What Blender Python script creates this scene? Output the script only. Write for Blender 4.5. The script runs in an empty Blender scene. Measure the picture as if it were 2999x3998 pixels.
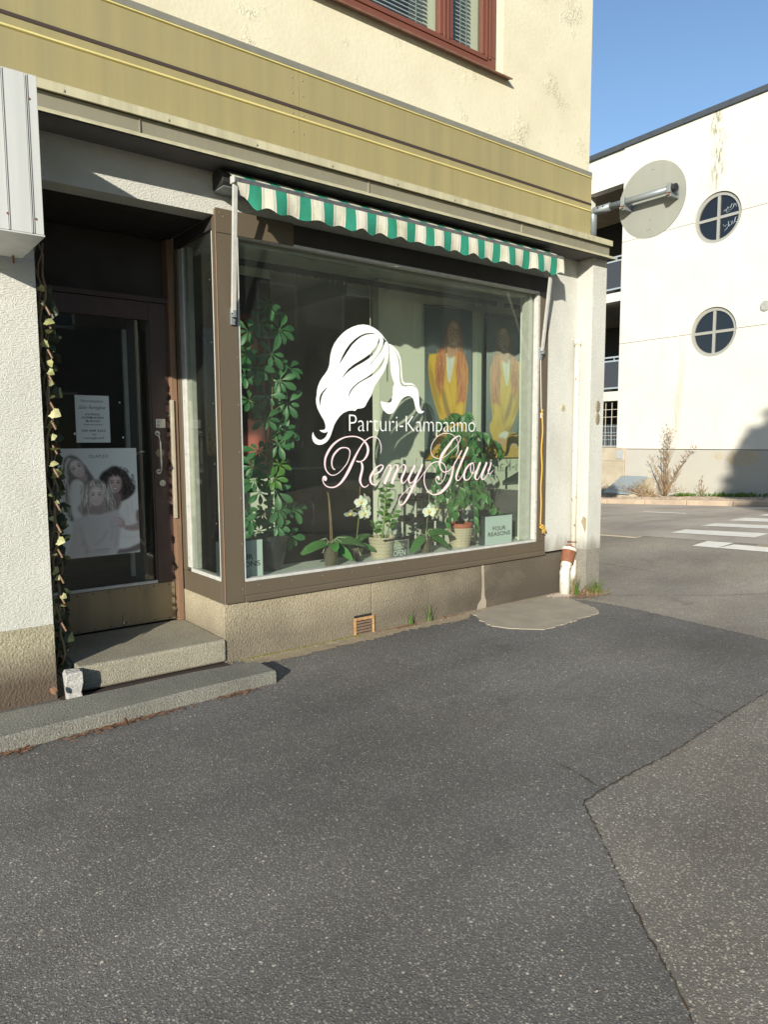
import bpy, bmesh, math, random
import numpy as np
from mathutils import Vector, Matrix
random.seed(7); rng = np.random.default_rng(7)
scn = bpy.context.scene
COL = scn.collection

# ------------------------------------------------------------------ camera
cam_d = bpy.data.cameras.new('camera'); cam = bpy.data.objects.new('camera', cam_d); COL.objects.link(cam)
cam.matrix_world = Matrix(((0.78736123, 0.06534625, -0.6130189, 0.0),
                           (-0.61647225, 0.07550965, -0.78374757, 0.0),
                           (-0.00492612, 0.99500159, 0.09973752, 1.5), (0, 0, 0, 1)))
cam_d.sensor_fit = 'VERTICAL'; cam_d.sensor_height = 36.0; cam_d.lens = 25.02
cam_d.clip_start = 0.05; cam_d.clip_end = 500
scn.camera = cam
# ------------------------------------------------------------------ sky, sun, exposure
SUN = Vector((-1.37, -1.0, 0.51)).normalized()
world = bpy.data.worlds.new('World'); scn.world = world; world.use_nodes = True
wn = world.node_tree
sky = wn.nodes.new('ShaderNodeTexSky'); sky.sky_type = 'NISHITA'; sky.sun_disc = False
sky.sun_elevation = math.asin(SUN.z); sky.sun_rotation = math.atan2(SUN.x, SUN.y)
sky.altitude = 50; sky.air_density = 1.0; sky.dust_density = 0.1; sky.ozone_density = 2.6
wn.links.new(sky.outputs[0], wn.nodes['Background'].inputs[0])
wn.nodes['Background'].inputs[1].default_value = 0.13
sl = bpy.data.lights.new('sun', 'SUN'); sl.energy = 5.0; sl.angle = math.radians(0.53); sl.color = (1.0, 0.935, 0.81)
so = bpy.data.objects.new('sun', sl); COL.objects.link(so); so.location = (-14, -10, 9)
so.rotation_euler = SUN.to_track_quat('Z', 'Y').to_euler()
vs = scn.view_settings; vs.view_transform = 'Standard'; vs.look = 'None'; vs.gamma = 1.0; vs.use_curve_mapping = False
vs.exposure = 0.5
scn.render.film_transparent = False
scn.cycles.max_bounces = 8; scn.cycles.diffuse_bounces = 3; scn.cycles.glossy_bounces = 4
scn.cycles.transparent_max_bounces = 24; scn.cycles.caustics_reflective = False; scn.cycles.caustics_refractive = False
scn.cycles.use_denoising = True

# ------------------------------------------------------------------ material helpers
def lin(c): return tuple((v/255/12.92 if v/255 <= 0.04045 else ((v/255+0.055)/1.055)**2.4) for v in c)
def nd(nt, t, ins=None, **props):
    n = nt.nodes.new('ShaderNode'+t)
    for k, v in props.items(): setattr(n, k, v)
    for k, v in (ins or {}).items():
        if isinstance(v, bpy.types.NodeSocket): nt.links.new(v, n.inputs[k])
        else: n.inputs[k].default_value = v
    return n
def ramp(nt, fac, stops, interp='LINEAR'):
    r = nt.nodes.new('ShaderNodeValToRGB'); r.color_ramp.interpolation = interp
    e = r.color_ramp.elements
    while len(e) > 1: e.remove(e[-1])
    e[0].position = stops[0][0]; c = stops[0][1]; e[0].color = (*c, 1) if isinstance(c, tuple) else (c, c, c, 1)
    for p, c in stops[1:]:
        x = e.new(p); x.color = (*c, 1) if isinstance(c, tuple) else (c, c, c, 1)
    nt.links.new(fac, r.inputs[0]); return r.outputs[0]
def newmat(name, rough=0.6, metal=0.0, col=(.5, .5, .5), spec=0.5):
    m = bpy.data.materials.new(name); m.use_nodes = True; nt = m.node_tree; b = nt.nodes['Principled BSDF']
    b.inputs['Base Color'].default_value = (*col, 1); b.inputs['Roughness'].default_value = rough
    b.inputs['Metallic'].default_value = metal; b.inputs['Specular IOR Level'].default_value = spec
    return m, nt, b
def pos(nt, sc=(1, 1, 1)):
    g = nd(nt, 'NewGeometry')
    return nd(nt, 'Mapping', {'Vector': g.outputs['Position'], 'Scale': sc}).outputs[0]
def noise(nt, v, scale, detail=3, rough=.55):
    return nd(nt, 'TexNoise', {'Vector': v, 'Scale': scale, 'Detail': detail, 'Roughness': rough}).outputs[0]
def mix(nt, f, a, b, mode='MIX'):
    n = nt.nodes.new('ShaderNodeMix'); n.data_type = 'RGBA'; n.blend_type = mode
    for i, v in ((0, f), (6, a), (7, b)):
        if isinstance(v, bpy.types.NodeSocket): nt.links.new(v, n.inputs[i])
        else: n.inputs[i].default_value = (*v, 1) if isinstance(v, tuple) and len(v) == 3 else v
    return n.outputs[2]
def math_(nt, op, a, b=0.0, c=0.0, clamp=False):
    n = nt.nodes.new('ShaderNodeMath'); n.operation = op; n.use_clamp = clamp
    for i, v in enumerate((a, b, c)):
        if isinstance(v, bpy.types.NodeSocket): nt.links.new(v, n.inputs[i])
        else: n.inputs[i].default_value = v
    return n.outputs[0]
def bump(nt, b, h, strength=.5, dist=.01, normal=None):
    n = nd(nt, 'Bump', {'Height': h, 'Strength': strength, 'Distance': dist})
    if normal is not None: nt.links.new(normal, n.inputs['Normal'])
    nt.links.new(n.outputs[0], b.inputs['Normal']); return n.outputs[0]
def setc(nt, b, s): nt.links.new(s, b.inputs['Base Color'])
def sep(nt, i):
    g = nd(nt, 'NewGeometry'); s = nd(nt, 'SeparateXYZ', {0: g.outputs['Position']}); return s.outputs[i]
def simple(name, c1, c2=None, rough=.6, metal=0., vs_=3., bs=60., bst=.15, bd=.004, stretch=(1, 1, 1), spec=.5):
    m, nt, b = newmat(name, rough, metal, c1, spec)
    v = pos(nt, stretch)
    if c2 is not None:
        f = ramp(nt, noise(nt, v, vs_, 5, .6), [(.32, 0.), (.68, 1.)])
        setc(nt, b, mix(nt, f, c1, c2))
        r = ramp(nt, noise(nt, v, vs_*2.7, 3), [(.3, max(.02, rough-.08)), (.7, min(1., rough+.1))]); nt.links.new(r, b.inputs['Roughness'])
    if bst > 0: bump(nt, b, noise(nt, v, bs, 3), bst, bd)
    return m

# ------------------------------------------------------------------ materials
MT = {}
def mk_weave():
    m, nt, b = newmat('white_textured_render', .85, 0, (.7, .7, .66), .2)
    a = noise(nt, pos(nt, (46, 46, 180)), 1., 2); c = noise(nt, pos(nt, (190, 190, 70)), 1., 2)
    sel = ramp(nt, noise(nt, pos(nt, (34, 34, 44)), 1., 2), [(.54, 0.), (.62, 1.)])
    hgt2 = mix(nt, .2, mix(nt, sel, a, c), noise(nt, pos(nt), 240, 2))
    bump(nt, b, hgt2, 1.0, .011)
    big = ramp(nt, noise(nt, pos(nt, (1.2, 1.2, .7)), 2.2, 5), [(.3, (.53, .53, .475)), (.55, (.60, .60, .545)), (.75, (.625, .625, .575))])
    z = sep(nt, 2); n2 = noise(nt, pos(nt, (5, 5, 1.6)), 2., 5)
    g = math_(nt, 'ADD', z, math_(nt, 'MULTIPLY', n2, -.30))
    gr = math_(nt, 'MULTIPLY', ramp(nt, g, [(.26, 1.), (.42, 0.)]), ramp(nt, sep(nt, 0), [(.0, 0.), (1., 1.)]))
    gr = math_(nt, 'MULTIPLY', gr, math_(nt, 'GREATER_THAN', sep(nt, 0), 3.0))
    setc(nt, b, mix(nt, math_(nt, 'MULTIPLY', gr, .8), big, (.22, .20, .16)))
    return m
MT['weave'] = mk_weave()
def mk_cream():
    m, nt, b = newmat('cream_painted_plaster', .8, 0, (.7, .62, .42), .25)
    v = pos(nt)
    n = noise(nt, v, 1.6, 6, .6)
    base = ramp(nt, n, [(.3, (.58, .535, .385)), (.55, (.635, .595, .44)), (.75, (.66, .62, .475))])
    vo = nd(nt, 'TexVoronoi', {'Vector': mix(nt, .12, v, nd(nt, 'TexNoise', {'Vector': v, 'Scale': 9.}).outputs[1]), 'Scale': 26.}, feature='DISTANCE_TO_EDGE').outputs[0]
    crack = ramp(nt, vo, [(.0, 1.), (.05, 0.)])
    patch = ramp(nt, noise(nt, v, 2.3, 6, .68), [(.565, 0.), (.68, 1.)])
    flake = math_(nt, 'MULTIPLY', patch, crack)
    setc(nt, b, mix(nt, math_(nt, 'MULTIPLY', flake, .5), base, (.40, .36, .25)))
    h = math_(nt, 'ADD', math_(nt, 'MULTIPLY', noise(nt, v, 34, 4), .35), math_(nt, 'MULTIPLY', flake, -1.1))
    h = math_(nt, 'ADD', h, math_(nt, 'MULTIPLY', patch, math_(nt, 'MULTIPLY', noise(nt, v, 60, 3), 1.1)))
    bump(nt, b, h, .55, .012)
    return m
MT['cream'] = mk_cream()
def mk_granite(name, c1, c2, c3, bscale=120, bst=.9, stain=None):
    m, nt, b = newmat(name, .8, 0, c1, .3)
    v = pos(nt)
    vr = nd(nt, 'TexVoronoi', {'Vector': v, 'Scale': 260.}).outputs['Color']
    s = nd(nt, 'SeparateColor', {0: vr}).outputs[0]
    sp = ramp(nt, s, [(.0, c3), (.2, c1), (.75, c2), (1., tuple(min(.75, x*1.35) for x in c2))])
    n = ramp(nt, noise(nt, v, 2.2, 5), [(.3, .78), (.7, 1.1)])
    col = mix(nt, 1., sp, n, 'MULTIPLY')
    if stain:
        x = sep(nt, 0); z = sep(nt, 2)
        nn = noise(nt, pos(nt, (1.6, 1.6, 2.5)), 1.4, 5)
        f = ramp(nt, math_(nt, 'ADD', math_(nt, 'MULTIPLY', math_(nt, 'SUBTRACT', x, stain[0]), stain[1]), math_(nt, 'MULTIPLY', math_(nt, 'SUBTRACT', nn, .5), 1.6)), [(.0, 0.), (1., 1.)])
        col = mix(nt, math_(nt, 'MULTIPLY', f, .80), col, stain[2])
        if len(stain) > 3:
            low = ramp(nt, math_(nt, 'ADD', z, math_(nt, 'MULTIPLY', nn, .18)), [(.22, 1.), (.46, 0.)])
            col = mix(nt, math_(nt, 'MULTIPLY', low, stain[3]), col, stain[2])
    setc(nt, b, col)
    bump(nt, b, noise(nt, pos(nt, (1, 1, .8)), bscale, 2), bst, .008)
    return m
MT['plinth'] = mk_granite('rough_granite_render', (.315, .27, .18), (.375, .33, .235), (.23, .19, .13), 75, 1., (3.2, .60, (.062, .050, .042), .55))
MT['plinth_l'] = mk_granite('rough_granite_left', (.29, .26, .175), (.35, .32, .225), (.19, .165, .115), 75, 1., (50, .1, (.10, .075, .055), 1.0))
MT['granite'] = mk_granite('cut_granite', (.26, .24, .18), (.32, .295, .225), (.155, .145, .115), 110, .8)
MT['pierbase'] = mk_granite('grey_pier_base', (.20, .185, .155), (.25, .235, .20), (.13, .12, .10), 75, .7)
MT['granite_k'] = mk_granite('worn_kerb_granite', (.185, .18, .15), (.235, .23, .195), (.11, .105, .09), 110, .8)
MT['granite_l'] = mk_granite('pale_granite', (.38, .37, .345), (.46, .45, .42), (.21, .21, .20), 60, .8)
MT['kerb'] = mk_granite('pink_kerb_granite', (.42, .32, .23), (.5, .4, .3), (.25, .2, .16), 40, .6)
def mk_asphalt(name, dark, mid, light, stones, tone):
    m, nt, b = newmat(name, .82, 0, mid, .3)
    v = pos(nt)
    wv = mix(nt, .012, v, nd(nt, 'TexNoise', {'Vector': v, 'Scale': 80.}).outputs[1])
    vo = nd(nt, 'TexVoronoi', {'Vector': wv, 'Scale': 125.})
    r = nd(nt, 'SeparateColor', {0: vo.outputs['Color']})
    inst = ramp(nt, vo.outputs['Distance'], [(.30, 1.), (.52, 0.)])
    stone = ramp(nt, r.outputs[0], [(0., tuple(x*.8 for x in dark)), (.5, mid), (1-stones, light), (1., tone)])
    fine = ramp(nt, noise(nt, v, 420, 2), [(.3, tuple(x*.72 for x in dark)), (.75, tuple(x*1.0 for x in mid))])
    col = mix(nt, inst, fine, stone)
    v2 = nd(nt, 'TexVoronoi', {'Vector': wv, 'Scale': 60.})
    r2 = nd(nt, 'SeparateColor', {0: v2.outputs['Color']}).outputs[1]
    chip = math_(nt, 'MULTIPLY', ramp(nt, v2.outputs['Distance'], [(.20, 1.), (.32, 0.)]), ramp(nt, r2, [(.955-stones*.2, 0.), (.97-stones*.2, 1.)]))
    col = mix(nt, chip, col, tuple(min(.6, t*1.2) for t in tone))
    big = ramp(nt, noise(nt, v, .55, 6, .62), [(.28, .72), (.5, .98), (.72, 1.24)])
    col = mix(nt, 1., col, big, 'MULTIPLY')
    tint = ramp(nt, noise(nt, v, .9, 3), [(.35, (1.03, .99, .93)), (.65, (1.0, .99, .97))])
    col = mix(nt, 1., col, tint, 'MULTIPLY')
    spot = ramp(nt, noise(nt, v, 1.9, 5, .6), [(.63, 1.), (.74, .68)])
    wear = ramp(nt, noise(nt, pos(nt, (.35, 1.1, 1)), 1.3, 4, .6), [(.35, .86), (.65, 1.12)])
    col = mix(nt, 1., mix(nt, 1., col, spot, 'MULTIPLY'), wear, 'MULTIPLY')
    setc(nt, b, col)
    h = math_(nt, 'ADD', math_(nt, 'MULTIPLY', inst, math_(nt, 'ADD', .5, r.outputs[1])), math_(nt, 'MULTIPLY', noise(nt, v, 420, 2), .5))
    bump(nt, b, h, .42, .0035)
    return m
MT['asphalt_new'] = mk_asphalt('dark_asphalt', (.112, .111, .109), (.195, .191, .185), (.30, .288, .268), .14, (.41, .39, .35))
MT['asphalt_old'] = mk_asphalt('worn_pale_asphalt', (.23, .213, .187), (.36, .33, .285), (.46, .42, .355), .34, (.54, .49, .40))
MT['asphalt_mid'] = mk_asphalt('coarse_grey_asphalt', (.155, .147, .134), (.262, .247, .222), (.40, .37, .32), .28, (.55, .50, .41))
MT['asphalt_road'] = mk_asphalt('road_asphalt', (.42, .38, .34), (.52, .47, .415), (.58, .52, .455), .3, (.60, .54, .46))
MT['concrete'] = simple('weathered_concrete', (.37, .325, .25), (.29, .255, .20), .85, 0, 5, 130, .5, .004)
MT['conc_far'] = simple('stained_old_concrete', (.50, .44, .33), (.38, .32, .23), .85, 0, 3, 40, .3, .01)
def mk_farwall(name, c, streak):
    m, nt, b = newmat(name, .85, 0, c, .2)
    n = noise(nt, pos(nt, (1, 2.2, .16)), 2.2, 6, .65)
    s = ramp(nt, n, [(.58, 0.), (.74, 1.)])
    fine = ramp(nt, noise(nt, pos(nt), 1.3, 6), [(.35, tuple(x*.93 for x in c)), (.65, c)])
    col = mix(nt, math_(nt, 'MULTIPLY', s, streak), fine, (.34, .31, .22))
    # green run-off stain below the coping
    y = sep(nt, 1); z = sep(nt, 2)
    wob = math_(nt, 'MULTIPLY', math_(nt, 'SUBTRACT', noise(nt, pos(nt, (1, .2, .8)), 1., 2), .5), .5)
    dy = math_(nt, 'ABSOLUTE', math_(nt, 'ADD', math_(nt, 'SUBTRACT', y, 8.68), wob))
    run = math_(nt, 'MULTIPLY', ramp(nt, dy, [(.04, 1.), (.22, 0.)]), ramp(nt, math_(nt, 'DIVIDE', z, 10.), [(.69, 0.), (.76, 1.)]))
    run = math_(nt, 'MULTIPLY', run, ramp(nt, noise(nt, pos(nt, (1, 9, 2.2)), 2., 5, .7), [(.46, 0.), (.60, 1.)]))
    setc(nt, b, mix(nt, run, col, (.20, .18, .08)))
    bump(nt, b, noise(nt, pos(nt), 14, 4), .15, .01)
    return m
MT['farwall'] = mk_farwall('white_concrete_panel', (.67, .65, .575), .5)
MT['farplinth'] = mk_farwall('grey_painted_plinth', (.46, .44, .385), .3)
def mk_brushed(name, c1, c2, rough, metal, sx=7.):
    m, nt, b = newmat(name, rough, metal, c1, .5)
    n = noise(nt, pos(nt, (sx, sx, .35)), 1.3, 5, .6)
    big = noise(nt, pos(nt, (.6, .6, 1.8)), 1.2, 3)
    col = mix(nt, ramp(nt, n, [(.35, 0.), (.7, 1.)]), c1, c2)
    col = mix(nt, ramp(nt, big, [(.3, 0.), (.7, .35)]), col, tuple(x*.82 for x in c1))
    setc(nt, b, col)
    nt.links.new(ramp(nt, n, [(.3, rough-.06), (.7, rough+.08)]), b.inputs['Roughness'])
    bump(nt, b, noise(nt, pos(nt, (1, 1, 1)), 1.1, 2), .12, .03)
    return m
MT['gold'] = mk_brushed('champagne_anodised_panel', (.47, .395, .185), (.36, .315, .16), .40, .35)
MT['gold_edge'] = simple('bright_champagne_bead', (.80, .70, .30), (.7, .6, .25), .35, .2, 4, 30, 0)
MT['lip'] = mk_brushed('weathered_cream_metal_lip', (.55, .51, .34), (.36, .34, .22), .6, .1, 14)
MT['tray'] = mk_brushed('dull_bronze_metal', (.32, .30, .22), (.27, .25, .18), .45, .3)
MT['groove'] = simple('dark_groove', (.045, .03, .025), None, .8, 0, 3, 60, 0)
MT['brown'] = mk_brushed('taupe_painted_aluminium', (.125, .10, .068), (.11, .088, .06), .5, .1, 3)
MT['trim'] = simple('worn_white_aluminium', (.56, .56, .52), (.45, .45, .42), .5, .05, 18, 90, .1, .002)
MT['lampbox'] = mk_brushed('weathered_white_aluminium', (.62, .63, .605), (.52, .53, .505), .38, .12, 9)
MT['redwood'] = simple('dark_varnished_wood', (.060, .034, .030), (.046, .026, .024), .38, 0, 4, 40, .08, .003, (8, 8, .6))
MT['jamb'] = simple('faded_brown_wood', (.22, .13, .08), (.17, .10, .06), .6, 0, 6, 60, .2, .003, (6, 6, .8))
MT['kick'] = mk_brushed('scuffed_bronze_plate', (.30, .25, .16), (.20, .165, .11), .42, .45, 5)
MT['steel'] = simple('satin_steel', (.58, .56, .52), (.5, .48, .45), .3, .9, 9, 60, .03, .001)
MT['bar'] = simple('champagne_pull_bar', (.52, .46, .35), (.46, .41, .31), .4, .5, 5, 40, 0)
MT['dark'] = simple('matt_black', (.02, .02, .02), None, .6, 0, 3, 60, 0)
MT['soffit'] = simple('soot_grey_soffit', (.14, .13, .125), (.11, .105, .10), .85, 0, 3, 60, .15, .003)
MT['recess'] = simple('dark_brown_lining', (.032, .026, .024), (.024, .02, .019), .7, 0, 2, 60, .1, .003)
MT['galv'] = simple('galvanised_steel', (.26, .29, .30), (.21, .24, .25), .45, .35, 12, 70, .06, .002)
MT['galv_d'] = simple('dull_grey_flashing', (.27, .26, .21), (.22, .215, .17), .5, .3, 6, 60, .05, .002)
MT['signback'] = mk_brushed('galvanised_sign_back', (.30, .31, .275), (.26, .27, .24), .6, .1, 4)
MT['rust'] = simple('rusty_iron', (.16, .055, .03), (.26, .11, .05), .8, 0, 25, 90, .5, .004)
MT['rustpaint'] = simple('rusty_ochre_paint', (.52, .36, .17), (.30, .13, .05), .75, 0, 22, 80, .4, .004)
def mk_pipe():
    m, nt, b = newmat('chipped_white_pipe', .6, 0, (.62, .60, .5), .4)
    v = pos(nt, (1, 1, .6)); s = ramp(nt, noise(nt, v, 26, 5, .65), [(.60, 0.), (.66, 1.)])
    setc(nt, b, mix(nt, s, ramp(nt, noise(nt, v, 5, 4), [(.3, (.55, .52, .42)), (.7, (.66, .65, .57))]), (.30, .15, .07)))
    bump(nt, b, s, -.3, .002); return m
MT['pipe'] = mk_pipe()
def mk_glass(name, tint, refl=1.0, haze=0.0):
    m = bpy.data.materials.new(name); m.use_nodes = True; nt = m.node_tree; nt.nodes.clear()
    out = nd(nt, 'OutputMaterial'); tr = nd(nt, 'BsdfTransparent', {0: (*tint, 1)}); gl = nd(nt, 'BsdfGlossy', {0: (1, 1, 1, 1), 'Roughness': .0})
    bf = nd(nt, 'NewGeometry').outputs['Backfacing']; fr = nd(nt, 'Fresnel', {0: math_(nt, 'SUBTRACT', 1.5, math_(nt, 'MULTIPLY', bf, 1.5-1/1.5))}); f = math_(nt, 'MULTIPLY', fr.outputs[0], refl, clamp=True)
    mx = nd(nt, 'MixShader', {0: f, 1: tr.outputs[0], 2: gl.outputs[0]})
    last = mx
    if haze > 0:
        df = nd(nt, 'BsdfDiffuse', {0: (.6, .62, .56, 1)})
        k = ramp(nt, noise(nt, pos(nt, (1.5, 1.5, .8)), 2.5, 5), [(.3, haze*.5), (.7, haze*1.5)])
        last = nd(nt, 'MixShader', {0: k, 1: mx.outputs[0], 2: df.outputs[0]})
    nt.links.new(last.outputs[0], out.inputs[0]); return m
MT['glass'] = mk_glass('shop_window_glass', (.88, .905, .87), 1.0, .012)
MT['glass_door'] = mk_glass('door_glass', (.84, .86, .85), 1.0, .004)
def mk_darkglass():
    m, nt, b = newmat('dark_window_glass', .03, 0, (.012, .015, .02), .6); return m
MT['darkglass'] = mk_darkglass()
def mk_mirror():
    m, nt, b = newmat('mirror_glass', .0, 1., (.78, .85, .80)); return m
MT['mirror'] = mk_mirror()
MT['decal'] = simple('white_vinyl', (.80, .81, .79), None, .5, 0, 3, 60, 0)
MT['decal_pink'] = simple('pale_pink_vinyl', (.80, .64, .66), None, .5, 0, 3, 60, 0)
MT['ink'] = simple('black_ink', (.03, .035, .035), None, .6, 0, 3, 60, 0)
MT['paper'] = simple('white_paper', (.72, .76, .75), (.68, .72, .72), .6, 0, 4, 60, 0)
MT['box_dark'] = simple('dark_green_grey_box', (.045, .06, .06), None, .5, 0, 3, 60, 0)
MT['box_face'] = simple('pale_mint_sign_face', (.58, .70, .68), None, .45, 0, 3, 60, 0)
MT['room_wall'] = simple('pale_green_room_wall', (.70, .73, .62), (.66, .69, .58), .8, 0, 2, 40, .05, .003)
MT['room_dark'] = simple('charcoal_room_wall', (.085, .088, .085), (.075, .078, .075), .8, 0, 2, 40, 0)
MT['room_ceil'] = simple('room_ceiling', (.58, .59, .54), None, .9, 0, 2, 40, 0)
MT['room_floor'] = simple('room_floor', (.28, .265, .24), (.24, .225, .20), .5, 0, 2, 40, 0)
MT['sill_in'] = simple('pale_inner_sill', (.76, .82, .75), (.70, .76, .69), .5, 0, 4, 40, 0)
MT['wframe'] = mk_brushed('red_brown_window_frame', (.17, .060, .038), (.145, .05, .032), .5, 0, 4)
MT['sillmetal'] = simple('chipped_brown_sill', (.24, .125, .085), (.17, .085, .06), .6, .1, 12, 60, .15, .003)
MT['blind'] = simple('grey_blind_slat', (.50, .53, .53), None, .45, .1, 4, 40, 0)
MT['cream_in'] = simple('cream_inner_jamb', (.74, .74, .58), None, .6, 0, 4, 40, 0)
def mk_awning():
    m, nt, b = newmat('striped_awning_fabric', .85, 0, (.7, .7, .6), .15)
    x = sep(nt, 0)
    f = math_(nt, 'FRACT', math_(nt, 'ADD', math_(nt, 'DIVIDE', math_(nt, 'SUBTRACT', x, 2.2), .1802), .5))
    w = (.70, .68, .59); g = (.035, .265, .185); dg = (.25, .42, .34); rd = (.55, .38, .32)
    c = ramp(nt, f, [(0., w), (.165, dg), (.185, w), (.21, rd), (.228, w), (.27, g), (.73, w), (.772, rd), (.79, w), (.815, dg), (.835, w)], 'CONSTANT')
    n = ramp(nt, noise(nt, pos(nt, (1, 1, .5)), 9, 5, .65), [(.3, (1.0, 1.0, 1.0)), (.52, (.92, .91, .85)), (.72, (.72, .72, .58))])
    setc(nt, b, mix(nt, 1., c, n, 'MULTIPLY'))
    tl = nt.nodes.new('ShaderNodeBsdfTranslucent'); nt.links.new(c, tl.inputs[0])
    mx = nd(nt, 'MixShader', {0: .12, 1: b.outputs[0], 2: tl.outputs[0]}); nt.links.new(mx.outputs[0], nt.nodes['Material Output'].inputs[0])
    bump(nt, b, noise(nt, pos(nt), 22, 4), .35, .01); return m
MT['awning'] = mk_awning()
def mk_leaf(name, c1, c2, rough=.42, trans=.18):
    m, nt, b = newmat(name, rough, 0, c1, .45)
    oi = nd(nt, 'ObjectInfo').outputs['Random']
    c = mix(nt, oi, c1, c2); n = ramp(nt, noise(nt, pos(nt), 14, 3), [(.3, .85), (.7, 1.15)])
    c = mix(nt, 1., c, n, 'MULTIPLY'); setc(nt, b, c)
    tl = nt.nodes.new('ShaderNodeBsdfTranslucent'); nt.links.new(mix(nt, 1., c, (1.3, 1.5, .7), 'MULTIPLY'), tl.inputs[0])
    mx = nd(nt, 'MixShader', {0: trans, 1: b.outputs[0], 2: tl.outputs[0]}); nt.links.new(mx.outputs[0], nt.nodes['Material Output'].inputs[0])
    return m
MT['leaf'] = mk_leaf('deep_green_leaf', (.040, .145, .055), (.060, .19, .068))
MT['leaf_y'] = mk_leaf('fresh_green_leaf', (.075, .20, .03), (.10, .24, .04))
MT['leaf_f'] = mk_leaf('fig_leaf', (.050, .165, .045), (.085, .23, .070))
MT['leaf_o'] = mk_leaf('orchid_leaf', (.060, .17, .045), (.090, .22, .065), .3, .1)
MT['ivy'] = mk_leaf('ivy_leaf', (.32, .33, .14), (.48, .46, .24), .5, .2)  # paler copy for leaves in the sun, light put into the green
MT['ivy_shaded'] = mk_leaf('shaded_ivy_leaf', (.025, .035, .015), (.05, .06, .025), .5, .15)  # dark copy of the ivy green with the shade put in
MT['grass'] = mk_leaf('grass_blade', (.09, .17, .03), (.14, .22, .05), .6, .3)
MT['drygrass'] = simple('dry_stalk', (.20, .13, .07), (.28, .19, .10), .8, 0, 20, 60, 0)
MT['stem'] = simple('brown_stem', (.17, .12, .07), (.24, .18, .10), .7, 0, 20, 60, .1, .002)
MT['greenstem'] = simple('green_stem', (.22, .30, .09), (.17, .25, .07), .6, 0, 20, 60, 0)
MT['root'] = simple('pale_air_root', (.50, .50, .40), (.40, .42, .30), .7, 0, 20, 60, 0)
MT['petal'] = mk_leaf('white_petal', (.84, .86, .80), (.86, .87, .82), .5, .25)
MT['petal_y'] = simple('yellow_flower_lip', (.75, .55, .12), None, .5, 0, 3, 60, 0)
MT['pot_b'] = simple('woven_beige_pot', (.50, .44, .33), (.43, .37, .27), .75, 0, 6, 60, .2, .003)
MT['pot_r'] = simple('terracotta_pot', (.40, .12, .07), (.33, .10, .06), .7, 0, 6, 60, .1, .002)
MT['pot_d'] = simple('dark_glazed_pot', (.03, .032, .032), None, .3, 0, 6, 60, 0)
MT['soil'] = simple('bark_soil', (.10, .065, .04), (.16, .11, .07), .9, 0, 30, 60, .6, .01)
MT['pot_c'] = mk_glass('clear_plastic_pot', (.80, .84, .80), 1.0, .08)
MT['rope'] = simple('yellow_rope', (.60, .37, .07), (.50, .30, .06), .8, 0, 60, 400, .6, .003)
MT['rope_w'] = simple('pale_cord', (.55, .50, .42), None, .8, 0, 3, 60, 0)
MT['paint'] = simple('worn_white_road_paint', (.86, .83, .76), (.74, .71, .63), .7, 0, 5, 120, .4, .003)
MT['needle'] = simple('rusty_needles', (.17, .08, .045), (.27, .15, .08), .9, 0, 30, 60, 0)
MT['moss'] = simple('moss', (.13, .13, .03), (.20, .18, .06), .95, 0, 20, 60, .6, .01)
MT['rail_shaded'] = simple('shaded_brown_rail', (.022, .018, .016), (.03, .025, .022), .55, .1, 4, 60, 0)  # frame brown darkened, the awning's shadow put into the colour
MT['rust_d'] = simple('dirty_rust_slat', (.20, .145, .095), (.13, .08, .05), .8, 0, 30, 80, .3, .003)
MT['sand'] = simple('sandy_dirt', (.36, .29, .185), (.27, .22, .145), .95, 0, 9, 150, .8, .006)
MT['crack'] = simple('mossy_crack', (.035, .03, .022), (.10, .055, .02), .95, 0, 3.5, 90, .4, .006)
MT['pebble'] = simple('pale_grit', (.45, .38, .30), (.34, .26, .22), .9, 0, 60, 60, 0)
MT['winring'] = simple('stone_grey_window_frame', (.33, .33, .295), (.30, .30, .27), .6, 0, 4, 40, 0)
MT['coping'] = simple('dark_grey_coping', (.085, .095, .105), (.07, .08, .09), .5, .3, 4, 40, 0)
MT['grey_rail'] = simple('pale_grey_rail', (.38, .44, .47), None, .5, .2, 4, 40, 0)
MT['navy'] = simple('dark_slate_panel', (.045, .05, .06), None, .5, 0, 4, 40, 0)
MT['oval'] = simple('cast_bronze_plaque', (.20, .16, .10), (.28, .24, .16), .6, .2, 60, 120, .8, .004)
MT['facade_opp'] = simple('shaded_grey_render', (.16, .15, .14), (.13, .12, .115), .9, 0, 1, 20, .1, .01)
MT['hatch'] = simple('blue_grey_metal_lid', (.34, .40, .43), (.30, .36, .39), .45, .3, 4, 40, 0)

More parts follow.
